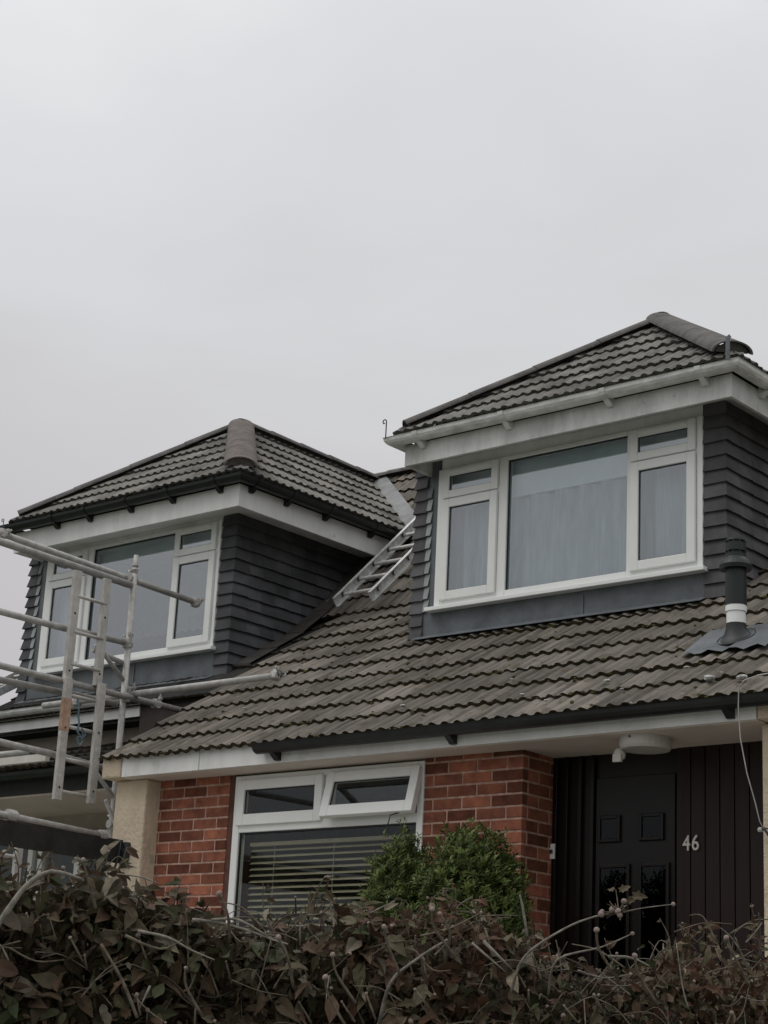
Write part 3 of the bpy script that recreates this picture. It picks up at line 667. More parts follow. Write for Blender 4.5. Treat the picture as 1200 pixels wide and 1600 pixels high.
# net curtains and blind
def net(x0, x1, z0, z1, y, label, amp=.020, freq=30):
    b = MB(); n = int((x1-x0)/.012); vs = []
    for i in range(n+1):
        x = x0+(x1-x0)*i/n
        for z in (z0, (z0+z1)/2, z1):
            vs.append((x, y+amp*math.sin(x*freq+.6*math.sin(x*7))+amp*.5*math.sin(x*61+z*3), z))
    b.add(vs, [(3*i+k, 3*i+3+k, 3*i+4+k, 3*i+1+k) for i in range(n) for k in (0, 1)])
    return tag(b.build('net_curtain', None, m_net, smooth=True, org=((x0+x1)/2, y, z0)), label, 'curtain')
net(-8.36, -6.17, 4.82, 5.615, 10.52, 'white net curtain hanging across the dormer window of house 46')
net(-11.02, -10.80, 4.83, 5.86, 10.56, 'pale curtain edge in the right side light of the neighbouring dormer window')
net(-12.92, -12.55, 4.83, 5.86, 10.56, 'pale curtain in the left side light of the neighbouring dormer window, behind scaffold tubes')
def brightener(x0, x1, z0, z1, y, label):  # pale strip added to brighten the dark top of a dormer window
    t = thing('pane_brightener', ((x0+x1)/2, y, z1), label, 'blind'); b = MB(); n = 16
    b.add([(x0+(x1-x0)*i/n, y+.004*math.sin(i*1.1), z) for i in range(n+1) for z in (z0, z1)], [(2*i, 2*i+2, 2*i+3, 2*i+1) for i in range(n)]); b.build('bright_sheet', t, m_fill)
    b = MB(); b.tube([(x0, y, z0-.006), (x1, y, z0-.006)], .008, 8); b.build('bottom_bar', t, m_fill)
brightener(-8.36, -6.17, 5.63, 5.93, 10.505, 'added pale strip brightening the panes above the net curtain of house 46')
brightener(-12.9, -10.77, 5.76, 5.93, 10.535, 'added pale strip brightening the top of the neighbouring dormer window')
vb = thing('venetian_blind', (-8.2, 9.22, 2.96), 'beige horizontal slatted blind behind the large ground floor window', 'blind')
z = 2.935; k = 0
while z > 2.24:
    b = MB(); vs = []
    for x in (-8.93, -7.42):
        for q in range(5):
            t = (q/4-.5); vs.append((x, 9.20+t*.046, z+(0.006*(1-4*t*t))+t*.022+(.0016*math.sin(k*2.1) if x > -8 else 0)))
    b.add(vs, [(q, q+1, 5+q+1, 5+q) for q in range(4)]); b.build('slat', vb, m_slat); z -= .0415; k += 1
b = MB(); b.box(-8.93, -7.42, 9.17, 9.22, 2.96, 2.985); b.build('head_rail', vb, m_slat)
for x in (-8.7, -8.17, -7.65): b = MB(); b.box(x, x+.004, 9.172, 9.174, 2.25, 2.96); b.build('ladder_cord', vb, m_slat)

# ============================================================ NEIGHBOUR HOUSE
NX0 = -13.35
NH = thing('neighbouring_house', (-11.8, 13.3, 1.25), 'neighbouring house on the left behind scaffolding, its dormer with clean white fascia and black gutter', 'house')
OF = .06
def npl(y): return BZ+(y-BY)*.6403-OF if y < BY else BZ+(y-BY)*.9975-OF*.3
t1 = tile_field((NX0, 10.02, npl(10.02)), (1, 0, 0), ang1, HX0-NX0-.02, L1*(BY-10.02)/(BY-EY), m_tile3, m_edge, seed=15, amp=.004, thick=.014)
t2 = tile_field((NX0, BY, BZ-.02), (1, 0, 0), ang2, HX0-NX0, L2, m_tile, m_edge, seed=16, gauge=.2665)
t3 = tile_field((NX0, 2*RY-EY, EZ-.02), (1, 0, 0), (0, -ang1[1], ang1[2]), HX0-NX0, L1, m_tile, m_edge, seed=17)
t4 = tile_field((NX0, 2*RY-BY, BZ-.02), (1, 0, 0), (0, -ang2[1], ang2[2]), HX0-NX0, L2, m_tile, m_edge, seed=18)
join_meshes('roof', NH, [t1, t2, t3, t4])
u = MB()
for P in ([(10.04, npl(10.04)-.03), (BY, BZ-.06), (RY, RZ-.05), (2*RY-BY, BZ-.06), (2*RY-EY, EZ-.06)],):
    for i in range(4):
        (ya, za), (yb, zb) = P[i], P[i+1]
        u.add([(x, y, z) for x in (NX0+.02, HX0) for y, z in ((ya, za), (yb, zb))], [(0, 1, 3, 2)], m_edge)
u.build('roof_underlay', NH)
d2 = dormer(NH, -13.18, -10.575, 10.45, -12.945, -10.735, -13.06, -10.245, -13.04, -10.15, 10.02, 5.85, 6.035, -11.6, m_tile2, m_edge2, m_hip2, m_hung2, m_fas, m_gut_b, True, True, 41, (.10, .15), 4.775, 4.55, (-12.46, -12.03, -11.51, -11.0, -10.45), (10.24, 10.66, 11.14, 11.73), m_fas)
dormer_window(NH, -12.945, -10.735, 4.80, 5.885, 10.425, ((-12.89, -12.385), (-12.32, -11.29), (-11.265, -10.77)), m_glass)
hi = MB(); pts = [(-13.07, 9.98, 6.05), (-13.07, 9.98, 6.12)]
for k in range(12):
    t = k/11*2*math.pi*.85; rr = .018*(1-k/20); pts.append((-13.085+rr*math.cos(t), 9.98, 6.125+rr*math.sin(t)))
hi.tube(pts, .004, 6); hi.build('hip_iron', d2, m_lead)
ls = MB()       # lead soaker strip where the cheek meets the roof
for q in range(8):
    y0 = 10.5+q*.3; y1 = y0+.33; z0, z1 = npl(y0)+.045, npl(y1)+.035
    ls.add([(-10.60, y0, z0+.01), (-10.36, y0, z0), (-10.36, y1, z1), (-10.60, y1, z1+.01), (-10.60, y0, z0-.01), (-10.36, y0, z0-.02)], [(0, 1, 2, 3), (0, 4, 5, 1)])
ls.build('cheek_flashing', NH, mat('dark_flashing', (.060, .056, .050), .85, .3, 5.))
# eave, upper wall, lower canopy roof
b = MB(); b.box(-14.4, -11.15, 10.07, 10.095, 4.20, 4.34); b.build('fascia_board', NH, m_fas)
b = MB(); gutter(b, [(-14.4, 10.07), (-11.15, 10.07)], 4.36, .05); b.build('gutter', NH, m_gut_w)
b = MB(); b.box(-11.15, -10.16, 10.08, 10.11, 3.7, 4.34); b.build('boxed_eave', NH, mat('dark_brown_board', (.05, .04, .036), .85, .2, 5.))
b = MB(); b.box(NX0+.05, -10.15, 10.3, 10.42, 1.25, 4.30); b.box(NX0+.05, NX0+.2, 10.42, 17.7, 1.25, 3.6); b.box(NX0+.05, -10.15, 17.6, 17.75, 1.25, 3.5)
b.add([(NX0+.06, 10.42, 3.6), (NX0+.06, 17.6, 3.4), (NX0+.06, 2*RY-BY, BZ-.14), (NX0+.06, RY, RZ-.14), (NX0+.06, BY, BZ-.14), (NX0+.06, 10.42, 4.4)], [(0, 1, 2, 3, 4, 5)])
b.build('wall', NH, m_rend2)
b = MB(); b.box(-14.4, -10.15, 10.1, 10.3, 4.17, 4.19); b.build('soffit', NH, m_dark)
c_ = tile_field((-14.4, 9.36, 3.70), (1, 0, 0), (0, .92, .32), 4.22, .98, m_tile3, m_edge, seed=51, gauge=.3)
cn = join_meshes('canopy_roof', NH, [c_])
b = MB(); b.box(-14.4, -10.18, 9.40, 9.42, 3.50, 3.70); b.build('canopy_fascia', cn, m_dark)
b = MB(); gutter(b, [(-14.4, 9.40), (-10.25, 9.40)], 3.66, .055); b.build('canopy_gutter', cn, m_gut_b)
b = MB(); b.box(-14.4, -10.18, 9.42, 10.3, 3.485, 3.50); b.build('canopy_soffit', cn, m_soff)
b = MB()
b.box(-14.2, -10.7, 10.22, 10.29, 3.27, 3.33)
for x in (-14.2, -13.4, -12.55, -12.42, -11.95, -11.42, -10.76): b.box(x, x+.06, 10.22, 10.29, 2.2, 3.27)
b.box(-14.2, -10.7, 10.22, 10.288, 2.14, 2.2); nw = b.build('window', NH, m_pvc, bevel=.004)
b = MB(); b.box(-14.15, -10.75, 10.25, 10.255, 2.2, 3.27); b.build('pane', nw, m_glass2)
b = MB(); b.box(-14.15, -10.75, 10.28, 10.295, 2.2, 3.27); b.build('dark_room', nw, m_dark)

# ============================================================ porch lamp, cables
lp = thing('porch_lamp', (-5.73, 9.05, 3.445), 'round white security lamp with motion sensor under the porch ceiling', 'lamp')
b = MB(); b.lathe((-5.73, 9.07, 3.37), [(.09, 0), (.14, .004), (.15, .02), (.15, .075)], 28); b.build('lamp_body', lp, m_lampw, smooth=False)
b = MB(); b.lathe((-5.86, 9.0, 3.315), [(.012, 0), (.03, .005), (.036, .03), (.03, .05), (.02, .065)], 14); b.box(-5.885, -5.83, 8.965, 8.985, 3.30, 3.345); b.build('motion_sensor', lp, m_lampw)
b = MB(); b.lathe((-5.74, 8.915, 3.43), [(.006, -.004), (.006, .004)], 8); b.build('lamp_screw', lp, m_blackp)
cb = MB(); P = [(-4.72, 8.72, 3.66), (-4.80, 8.72, 3.655), (-4.885, 8.715, 3.635), (-4.925, 8.72, 3.60), (-4.94, 8.74, 3.50), (-4.94, 8.76, 3.33), (-4.925, 8.80, 3.15), (-4.90, 8.84, 3.0), (-4.885, 8.86, 2.90), (-4.88, 8.9, 2.86)]
cb.tube(P, .0036, 6, m_cable); tag(cb.build('cable', None, smooth=True, org=P[0]), 'thin grey cable looping down from the gutter past the right pier', 'cable')
cb = MB(); P = [(-4.905, 8.93, 2.865), (-4.885, 8.90, 2.87), (-4.83, 8.90, 2.80), (-4.77, 8.92, 2.715), (-4.68, 8.93, 2.62)]
cb.tube(P, .007, 6, m_blackp); cb.tube([(-4.885, 8.90, 2.87), (-4.82, 8.92, 2.858), (-4.6, 8.94, 2.845)], .004, 5, m_blackp); cb.lathe((-4.915, 8.92, 2.853), [(.012, 0), (.016, .01), (.01, .024)], 8, m_cable)
tag(cb.build('cable', None, org=P[0]), 'thick black cable clipped to the cream pier beside the porch', 'cable')
cb = MB(); P = [(-7.50, 9.02, 3.10), (-7.54, 8.98, 3.08), (-7.55, 8.97, 3.02), (-7.545, 8.97, 2.94)]
cb.tube(P, .004, 6, m_blackp); tag(cb.build('cable', None, org=P[0]), 'short black cable curling out below the open top window', 'cable')

# ============================================================ roof ladder
def rail_channel(mb, p0, p1, side, up_, h=.075, wd=.03, t=.005):
    p0, p1 = Vector(p0), Vector(p1); s = Vector(side); n_ = Vector(up_)
    for a, b_, c in (((0, -h/2), (t, h/2), None), ((t, h/2-t), (wd, h/2), None), ((t, -h/2), (wd, -h/2+t), None)):
        vs = [p+s*x+n_*z for p in (p0, p1) for x, z in ((a[0], a[1]), (b_[0], a[1]), (b_[0], b_[1]), (a[0], b_[1]))]
        mb.add(vs, [(0, 3, 2, 1), (4, 5, 6, 7), (0, 1, 5, 4), (1, 2, 6, 5), (2, 3, 7, 6), (3, 0, 4, 7)])
RL = thing('roof_ladder', (-9.9, 11.2, 5.1), 'aluminium ladder lying on the tiles between the two dormers', 'ladder')
sd_ = Vector((0, .727, .687)); nd = Vector((0, -.687, .727))
s0 = Vector((0, 11.15, 5.255)); s1 = s0+sd_*2.9
for x, sg in ((-10.08, 1), (-9.695, 1)):
    b = MB(); rail_channel(b, s0+Vector((x, 0, 0)), s1+Vector((x, 0, 0)), (sg, 0, 0), nd, .085, .032); b.build('rail', RL, m_alu)
    for q in (1.7,):
        c0 = s0+sd_*q+Vector((x+.015, 0, 0)); b = MB(); b.bar(c0-nd*.04, c0-nd*.155, .03, .03, (0, 1, 0)); b.build('roof_pad', RL, m_blackp)
for q in range(11):
    c0 = s0+sd_*(.13+q*.255); b = MB(); b.tube([c0+Vector((-10.09, 0, 0)), c0+Vector((-9.67, 0, 0))], .016, 10); ro = b.build('rung', RL, m_alu)
    for x in (-10.07, -9.685):
        b = MB(); b.tube([c0+Vector((x, 0, 0)), c0+Vector((x+.014, 0, 0))], .019, 8); b.build('rung_ferrule', ro, m_blackm)
RL2 = thing('roof_ladder', (-13.3, 10.2, 4.5), 'second ladder leaning up the far left of the neighbouring roof, cut by the photo edge', 'ladder')
v0_ = Vector((-13.45, 10.0, 4.45)); v1_ = Vector((-13.45, 10.9, 5.0)); dd = (v1_-v0_).normalized()
for x in (0, .36):
    b = MB(); b.bar(v0_+Vector((x-.2, 0, 0)), v1_+Vector((x-.2, 0, 0)), .025, .07); b.build('rail', RL2, m_alu)
for q in range(4):
    b = MB(); c0 = v0_+dd*(.1+.25*q)-Vector((.2, 0, 0)); b.tube([c0, c0+Vector((.36, 0, 0))], .014, 8); b.build('rung', RL2, m_alu)

# ============================================================ scaffolding
SC = thing('scaffold', (-10.5, 9.3, 1.25), 'grey steel tube scaffold standing in front of the neighbouring house', 'scaffold')
TR = .0242
def tube_part(name, pts, r=TR, m=m_scaf, parent=None):
    b = MB(); b.tube(pts, r, 12); return b.build(name, parent or SC, m, smooth=False)
def shade(o):
    o.data.polygons.foreach_set('use_smooth', [len(p.vertices) == 4 for p in o.data.polygons]); return o
def hollow_end(c, d, parent):
    d = Vector(d).normalized(); c = Vector(c); b = MB(); b.tube([c-d*.003, c+d*.004], TR*.8, 12); return b.build('tube_end', parent, m_blackm)
XS = -10.5
shade(tube_part('standard', [(XS, 9.31, 1.25), (XS, 9.31, 5.12)], .0245))
shade(tube_part('spigot', [(XS, 9.31, 5.10), (XS, 9.31, 5.27)], .019))
shade(tube_part('spigot_collar', [(XS, 9.31, 5.145), (XS, 9.31, 5.165)], .025)); shade(tube_part('spigot_collar', [(XS, 9.31, 5.18), (XS, 9.31, 5.195)], .025))
lg = {}
for nme, pts, r in (('guard_rail', [(XS-.06, 8.04, 5.135), (XS-.06, 9.3, 5.09), (XS-.06, 10.04, 5.065)], .0245),
                    ('guard_rail', [(XS, 6.6, 5.085), (XS, 9.28, 5.025)], .028),
                    ('guard_rail', [(XS, 7.9, 4.55), (XS, 8.62, 4.555), (XS, 9.29, 4.575)], .0245),
                    ('ledger', [(XS+.05, 6.4, 4.16), (XS+.05, 8.3, 4.155), (XS+.05, 9.95, 4.15)], .0245),
                    ('ledger', [(XS-.04, 6.6, 4.04), (XS-.04, 9.28, 4.105)], .0245),
                    ('ledger', [(XS, 6.6, 3.66), (XS, 8.66, 3.625), (XS, 9.16, 3.60)], .0245),
                    ('transom', [(-11.5, 9.37, 4.19), (-8.95, 9.37, 4.185)], .0245),
                    ('transom', [(-12.9, 9.05, 3.76), (-11.2, 9.05, 3.75)], .0245)):
    o = shade(tube_part(nme, pts, r)); hollow_end(pts[-1], Vector(pts[-1])-Vector(pts[-2]), o); hollow_end(pts[0], Vector(pts[0])-Vector(pts[1]), o)
shade(tube_part('brace', [(XS, 8.99, 4.50), (XS, 9.07, 4.45), (XS, 9.30, 4.28)], .017)); shade(tube_part('brace', [(XS-.02, 8.98, 4.46), (XS-.02, 9.28, 4.42)], .02))
shade(tube_part('brace', [(XS, 9.09, 3.57), (XS, 9.42, 3.30)], .017)); shade(tube_part('brace', [(XS+.05, 9.18, 3.36), (XS+.05, 9.47, 2.96), (XS+.05, 9.6, 2.7)], .015))
def coupler(c, ax1, ax2, name='coupler'):
    b = MB(); c = Vector(c)
    for a, off in ((Vector(ax1), .0), (Vector(ax2), .0)):
        a = a.normalized(); b.tube([c-a*.03, c+a*.03], [.036, .036], 10); b.tube([c-a*.036, c-a*.03], .031, 10)
    o = Vector(ax1).normalized().cross(Vector(ax2).normalized()).normalized()
    for s_ in (-1, 1):
        q = c+o*.02*s_+Vector(ax1).normalized()*.04
        b.tube([q-o*.012, q+o*.035*s_+Vector((0, 0, .03))], .008, 6); b.box(q.x-.012, q.x+.012, q.y-.012, q.y+.012, q.z+.02, q.z+.042)
    b.build(name, SC, m_scaf)
for c, a1, a2 in (((XS-.02, 9.31, 5.085), (0, 0, 1), (0, 1, 0)), ((XS+.03, 9.31, 4.155), (0, 0, 1), (0, 1, 0)), ((XS, 9.37, 4.19), (1, 0, 0), (0, 1, 0)),
                  ((XS, 9.30, 4.57), (0, 0, 1), (0, 1, 0)), ((XS+.02, 9.19, 3.60), (0, 1, 0), (1, 0, 0)), ((-8.98, 9.37, 4.19), (1, 0, 0), (0, .3, 1)), ((XS+.05, 9.6, 4.155), (0, 1, 0), (1, 0, 0)),
                  ((XS-.06, 8.06, 5.135), (0, 1, 0), (0, .2, 1)), ((XS-.06, 10.03, 5.065), (0, 1, 0), (0, .1, 1)), ((-11.1, 9.37, 4.19), (1, 0, 0), (0, 0, 1)), ((XS, 9.31, 3.2), (0, 0, 1), (0, 1, 0))):
    coupler(c, a1, a2)
b = MB(); b.box(-11.9, -10.72, 8.8, 8.84, 3.61, 3.665); tag(b.build('scaffold_board', None, m_pbo, org=(-11.3, 8.8, 3.61)), 'pale painted board lying under the lower scaffold rail at the left edge', 'board')
# rail and toe board passing in front of the cream pier
tb = thing('toe_board', (-9.95, 8.0, 2.9), 'dark thick scaffold board with a steel tube along its top, ending at the cream pier', 'board')
b = MB(); b.box(-9.985, -9.94, 6.4, 8.93, 2.855, 3.015); b.build('plank', tb, m_plank)
b = MB(); b.tube([(-9.96, 6.4, 3.09), (-9.96, 7.9, 3.05), (-9.96, 8.75, 3.025)], .024, 12); shade(b.build('tube', tb, m_scaf)); coupler_c = (-9.96, 7.93, 3.055)
b = MB(); b.tube([(-9.96, 7.90, 3.056), (-9.96, 7.97, 3.053)], .04, 12); b.tube([(-9.96, 8.72, 3.03), (-9.96, 8.78, 3.03)], .034, 10); b.build('coupler', tb, m_scaf)
b = MB(); rr_ = random.Random(3); vs = []
for a in range(7):
    for q in range(12):
        ph = a/6; rad = .055*(1 if 0 < a < 6 else .8)*(1.05-.45*ph*ph)*rr_.uniform(.9, 1.1); th = 2*math.pi*q/12
        vs.append((-9.93+rad*.8*math.cos(th), 8.97+rad*math.sin(th), 3.0-.175*ph))
b.add(vs, [(a*12+q, a*12+(q+1) % 12, (a+1)*12+(q+1) % 12, (a+1)*12+q) for a in range(6) for q in range(12)]+[tuple(range(12)), tuple(range(72, 84))]); b.tube([(-9.93, 8.90, 3.01), (-9.92, 8.89, 2.95), (-9.93, 8.88, 2.86), (-9.94, 8.86, 2.78)], .008, 6, m_cable)
tag(b.build('rag_bundle', None, [m_blackp, m_cable] if False else None, org=(-9.93, 8.97, 2.9)), 'black plastic bundle tied on the end of the dark scaffold board', 'bundle')
bpy.data.objects['rag_bundle'].data.materials.clear()
for m in (m_blackp,): bpy.data.objects['rag_bundle'].data.materials.append(m)

# ladder hung on the scaffold
LD = thing('ladder', (-10.42, 8.83, 3.28), 'paint-splashed vertical ladder with an orange patch hanging on the scaffold', 'ladder')
XL = -10.42
for y, z0, z1, xo in ((8.68, 4.14, 4.985, 0), (8.665, 3.285, 4.17, .035), (8.97, 4.17, 4.99, 0), (8.985, 3.30, 4.19, .035)):
    b = MB(); b.box(XL+xo-.017, XL+xo+.017, y-.034, y+.034, z0, z1); o = b.build('stile', LD, m_lad, bevel=.004)
    h_ = MB()
    for zz in (z0+.09, z0+.52): h_.tube([(XL+xo+.016, y, zz), (XL+xo+.0185, y, zz)], .009, 8)
    h_.build('bolt_hole', o, m_blackm)
b = MB(); b.box(XL+.018, XL+.0535, 8.63, 8.70, 3.78, 4.02); o = b.build('rusty_patch', LD, m_rust); o['label'] = 'orange rusty patch on the left stile'
for z in (4.79, 4.52, 4.28, 4.05, 3.82, 3.585, 3.35):
    b = MB(); b.tube([(XL+.01, 8.69, z+.005), (XL+.01, 8.97, z+.005)], .014, 8); shade(b.build('rung', LD, m_lad))
LD2 = thing('ladder', (-10.42, 8.3, 2.2), 'lower ladder section seen under the dark board at the left edge', 'ladder')
for y in (7.95, 8.40):
    b = MB(); b.box(XL-.017, XL+.017, y-.03, y+.03, 2.0, 2.965); b.build('stile', LD2, m_lad, bevel=.004)
for z in (2.85, 2.6, 2.35):
    b = MB(); b.tube([(XL, 7.96, z), (XL, 8.39, z)], .014, 8); b.build('rung', LD2, m_lad)
b = MB(); P = [(-10.40, 8.80, 3.93), (-10.39, 8.81, 3.86), (-10.39, 8.80, 3.80), (-10.38, 8.84, 3.75), (-10.38, 8.87, 3.79), (-10.38, 8.83, 3.83), (-10.38, 8.85, 3.77), (-10.39, 8.80, 3.76), (-10.39, 8.83, 3.70), (-10.39, 8.86, 3.74)]
b.tube(P, .007, 6, m_rope); b.tube([(-10.40, 8.78, 4.04), (-10.39, 8.795, 3.97), (-10.40, 8.80, 3.90)], .006, 6, m_rope); tag(b.build('rope', None, org=P[0]), 'knotted blue-grey rope tied to a ladder rung', 'rope')

# ============================================================ planting
def smooth_path(P, rs, k=4):
    P = [Vector(p) for p in P]; rs = list(rs) if isinstance(rs, (list, tuple)) else [rs]*len(P); o, q = [], []
    for i in range(len(P)-1):
        a, b, c, d = P[max(i-1, 0)], P[i], P[i+1], P[min(i+2, len(P)-1)]
        for j in range(k):
            t = j/k; o.append(.5*((2*b)+(c-a)*t+(2*a-5*b+4*c-d)*t*t+(3*b-a-3*c+d)*t**3)); q.append((rs[i]+(rs[i+1]-rs[i])*t)*(1+.10*math.sin(i*5+j*2.3)))
    o.append(P[-1]); q.append(rs[-1]); return o, q
class Stems(MB):
    def tube(s, pts, r, n=8, m=None, cap=True, rnd=None):
        if not isinstance(r, (list, tuple)): r = [r*(1.05-.6*i/(len(pts)-1)) for i in range(len(pts))]
        o, q = smooth_path(pts, r, 4 if len(pts) > 2 else 2); MB.tube(s, o, q, n, m, cap, rnd)
def leaf_shape(kind):
    if kind == 'lobed':
        o = [(0, 0), (.08, .16), (.26, .14), (.20, .34), (.32, .56), (.17, .60), (.13, .80), (0, 1.0)]
    elif kind == 'ovate': o = [(0, 0), (.13, .12), (.24, .35), (.24, .55), (.13, .78), (0, 1.0)]
    else: o = [(0, 0), (.16, .3), (.14, .65), (0, 1.0)]
    return o
def add_leaf(mb, p, d, nrm, size, kind, rnd, fold=.35, curl=.3, val=None):
    o = leaf_shape(kind); d = d.normalized(); s = d.cross(nrm)
    if s.length < 1e-4: s = d.orthogonal()
    s.normalize(); n_ = s.cross(d); vs = []; k = len(o)
    tw = rnd.uniform(-.3, .3)
    for x, y in o: vs.append(p+d*(y*size)+n_*(-curl*size*y*y))
    for sg in (1, -1):
        for x, y in o[1:-1]:
            vs.append(p+d*(y*size)+s*(sg*x*size)+n_*(fold*x*size*(1+tw*sg)-curl*size*y*y+rnd.uniform(-.04, .04)*size))
    m_ = k-2; fs = []
    for q, b0 in ((0, k), (1, k+m_)):
        for i in range(m_-1):
            f = (i+1, b0+i, b0+i+1, i+2); fs.append(f if q == 0 else f[::-1])
        f = (0, b0, 1); fs.append(f if q == 0 else f[::-1])
        f = (k-2, b0+m_-1, k-1); fs.append(f if q == 0 else f[::-1])
    mb.add(vs, fs, None, rnd.random() if val is None else val)
LA = Vector((-3.51, 2.81, 0)); LDR = Vector((.77, .64, 0)).normalized(); LN = Vector((-.64, .77, 0)).normalized()   # hedge line and its depth direction
TOPS = [(-1.2, 1.80), (-.5, 1.9), (-0.106, 1.925), (0.066, 1.93), (0.122, 1.945), (0.195, 1.965), (0.271, 1.945), (0.325, 1.915), (0.371, 1.890), (0.424, 1.865), (0.494, 1.84), (0.547, 1.825), (0.619, 1.860), (0.694, 1.885), (0.784, 1.895), (0.860, 1.885), (0.937, 1.87), (1.026, 1.905), (1.117, 1.885), (1.179, 1.850), (1.255, 1.815), (1.330, 1.782), (1.404, 1.775), (1.477, 1.775), (1.528, 1.815), (1.563, 1.865), (1.621, 1.895), (1.679, 1.875), (1.715, 1.845), (1.765, 1.86), (1.850, 1.88), (2.4, 1.85), (3.2, 1.8)]
def top_at(s):
    for (a, za), (b, zb) in zip(TOPS, TOPS[1:]):
        if a <= s <= b: return za+(zb-za)*(s-a)/(b-a)
    return 1.8
def hedge_pt(s, dpt, z): return LA+LDR*s+LN*dpt+Vector((0, 0, z))
def bud(mb, c, r, rnd):
    vs = []; ax = Vector((rnd.uniform(-1, 1), rnd.uniform(-1, 1), rnd.uniform(0, 1))).normalized(); a = ax.orthogonal(); b = ax.cross(a)
    for i in range(6):
        ph = math.pi*i/5
        for q in range(8):
            th = 2*math.pi*q/8; vs.append(Vector(c)+(a*math.cos(th)+b*math.sin(th))*math.sin(ph)*r*rnd.uniform(.93, 1.05)+ax*math.cos(ph)*r*1.15)
    mb.add(vs, [(i*8+q, i*8+(q+1) % 8, (i+1)*8+(q+1) % 8, (i+1)*8+q) for i in range(5) for q in range(8)])
def shrub(s0, s1, label, seed, leafm, nleaf, size, kind, depth=.75, stems=26, twigc=m_stem, extra=None, buds=(), budn=12, shoots=14):
    shoots = int(shoots*2.6)
    rnd = random.Random(seed); sc = (s0+s1)/2; base = hedge_pt(sc, depth*.5, 0); base.z = ground_z(base.x, base.y)
    root = thing('shrub', base, label, 'shrub', 'shrubs of the front hedge')
    br = Stems(); lf = MB(); bd = MB(); lf.keepn = True
    attach = []
    for i in range(stems):
        sa = rnd.uniform(s0, s1); se = min(s1+.06, max(s0-.06, sa+rnd.uniform(-.18, .18))); da = rnd.uniform(.1, depth-.1); de = rnd.uniform(0, depth)
        zt = top_at(se)-rnd.uniform(.02, .25); b0 = hedge_pt(sc+(sa-sc)*.5, depth*.5+(da-depth*.5)*.4, base.z-.02)
        pts = []
        for k in range(8):
            t = k/7; p = b0.lerp(hedge_pt(se, de, zt), t)+Vector((rnd.uniform(-.03, .03), rnd.uniform(-.03, .03), rnd.uniform(-.02, .02)+.06*math.sin(t*3)))
            pts.append(p)
            if t > .3: attach.append(p)
        br.tube(pts, [.009*(1-.7*k/7) for k in range(8)], 6, twigc)
        for k in range(13):                                         # side twigs
            p = pts[rnd.randrange(3, 8)]; d = Vector((rnd.uniform(-1, 1), rnd.uniform(-1, 1), rnd.uniform(-.2, .9))).normalized()
            L = rnd.uniform(.05, .2); q = p+d*L*.5+Vector((0, 0, rnd.uniform(-.02, .03))); e_ = p+d*L+Vector((0, 0, rnd.uniform(-.05, .03)))
            lim = top_at((e_-LA).dot(LDR))
            if e_.z > lim+.01: e_.z = lim-.01
            if q.z > lim: q.z = lim-.02
            br.tube([p, q, e_], [.0028, .002, .0011], 5, twigc if rnd.random() < .6 else m_stemd); attach += [q, e_]
    for i in range(shoots):                                        # pale young shoots on the camera-facing surface and top
        s = rnd.uniform(s0, s1); dd_ = rnd.uniform(-.04, .2); z = top_at(s)-rnd.uniform(.0, .33); p = hedge_pt(s, dd_, z)
        d = (LDR*rnd.uniform(-1, 1)-LN*rnd.uniform(-.2, .5)+Vector((0, 0, rnd.uniform(-.3, .7)))).normalized(); L = rnd.uniform(.05, .15); bend = Vector((0, 0, rnd.uniform(-.03, .04)))
        pp = [p, p+d*L*.5+bend, p+d*L]
        lim = top_at((pp[2]-LA).dot(LDR))+.03
        for v in pp: v.z = min(v.z, lim)
        w_ = rnd.uniform(.3, .85); br.tube(pp, [.0032*w_, .0026*w_, .0017*w_], 5, m_stem2 if rnd.random() < .16 else m_stem)
        if rnd.random() < .15: bud(bd, pp[2], rnd.uniform(.0022, .004), rnd)
    n = 0
    nleaf = int(nleaf*1.7)
    while n < nleaf:
        if rnd.random() < .45 and attach:
            p = attach[rnd.randrange(len(attach))]+Vector((rnd.gauss(0, .04), rnd.gauss(0, .04), rnd.gauss(0, .035)))
        else:
            s = rnd.uniform(s0-.04, s1+.04); t = top_at(s); fr = rnd.random()
            z = t-abs(rnd.gauss(0, .22)) if fr < .72 else rnd.uniform(base.z+.1, t)
            p = hedge_pt(s, rnd.uniform(0, depth) if rnd.random() < .6 else rnd.uniform(0, .15), z)
        s = (p-LA).dot(LDR); lim = top_at(s)
        dep_ = (p-LA).dot(LN)
        cl = math.sin(p.x*21+p.z*17+seed)+math.sin(p.y*26-p.z*23)+math.sin(p.z*31+p.x*9)
        if p.z > lim+rnd.uniform(-.09, .008) or p.z < base.z+.05: continue
        if cl < -.6 and rnd.random() < .9: continue
        d = Vector((rnd.uniform(-1, 1), rnd.uniform(-1, 1), rnd.uniform(-1.3, .35))); nn = Vector((rnd.uniform(-.9, .9), rnd.uniform(-1, .4), rnd.uniform(.0, 1)))
        sz = size*rnd.choice((.3, .4, .5, .6, .75, .9, 1.15)); 
        if p.z+max(0, d.normalized().z)*sz > lim+.03: sz *= .5
        add_leaf(lf, p, d, nn, sz*1.12, kind if rnd.random() < .6 else 'ovate', rnd, fold=rnd.uniform(.1, .6), curl=rnd.uniform(-.1, .7)); n += 1
    for i in range(budn//2):
        s = rnd.uniform(s0, s1); p = hedge_pt(s, rnd.uniform(-.05, .05), top_at(s)-rnd.uniform(.02, .3)); bud(bd, p, rnd.choice((.0018, .0022, .003, .0035, .0045)), rnd)
        q = p+Vector((rnd.uniform(-.03, .03), rnd.uniform(0, .03), -rnd.uniform(.03, .06))); br.tube([p, q], [.002, .003], 5, m_stem)
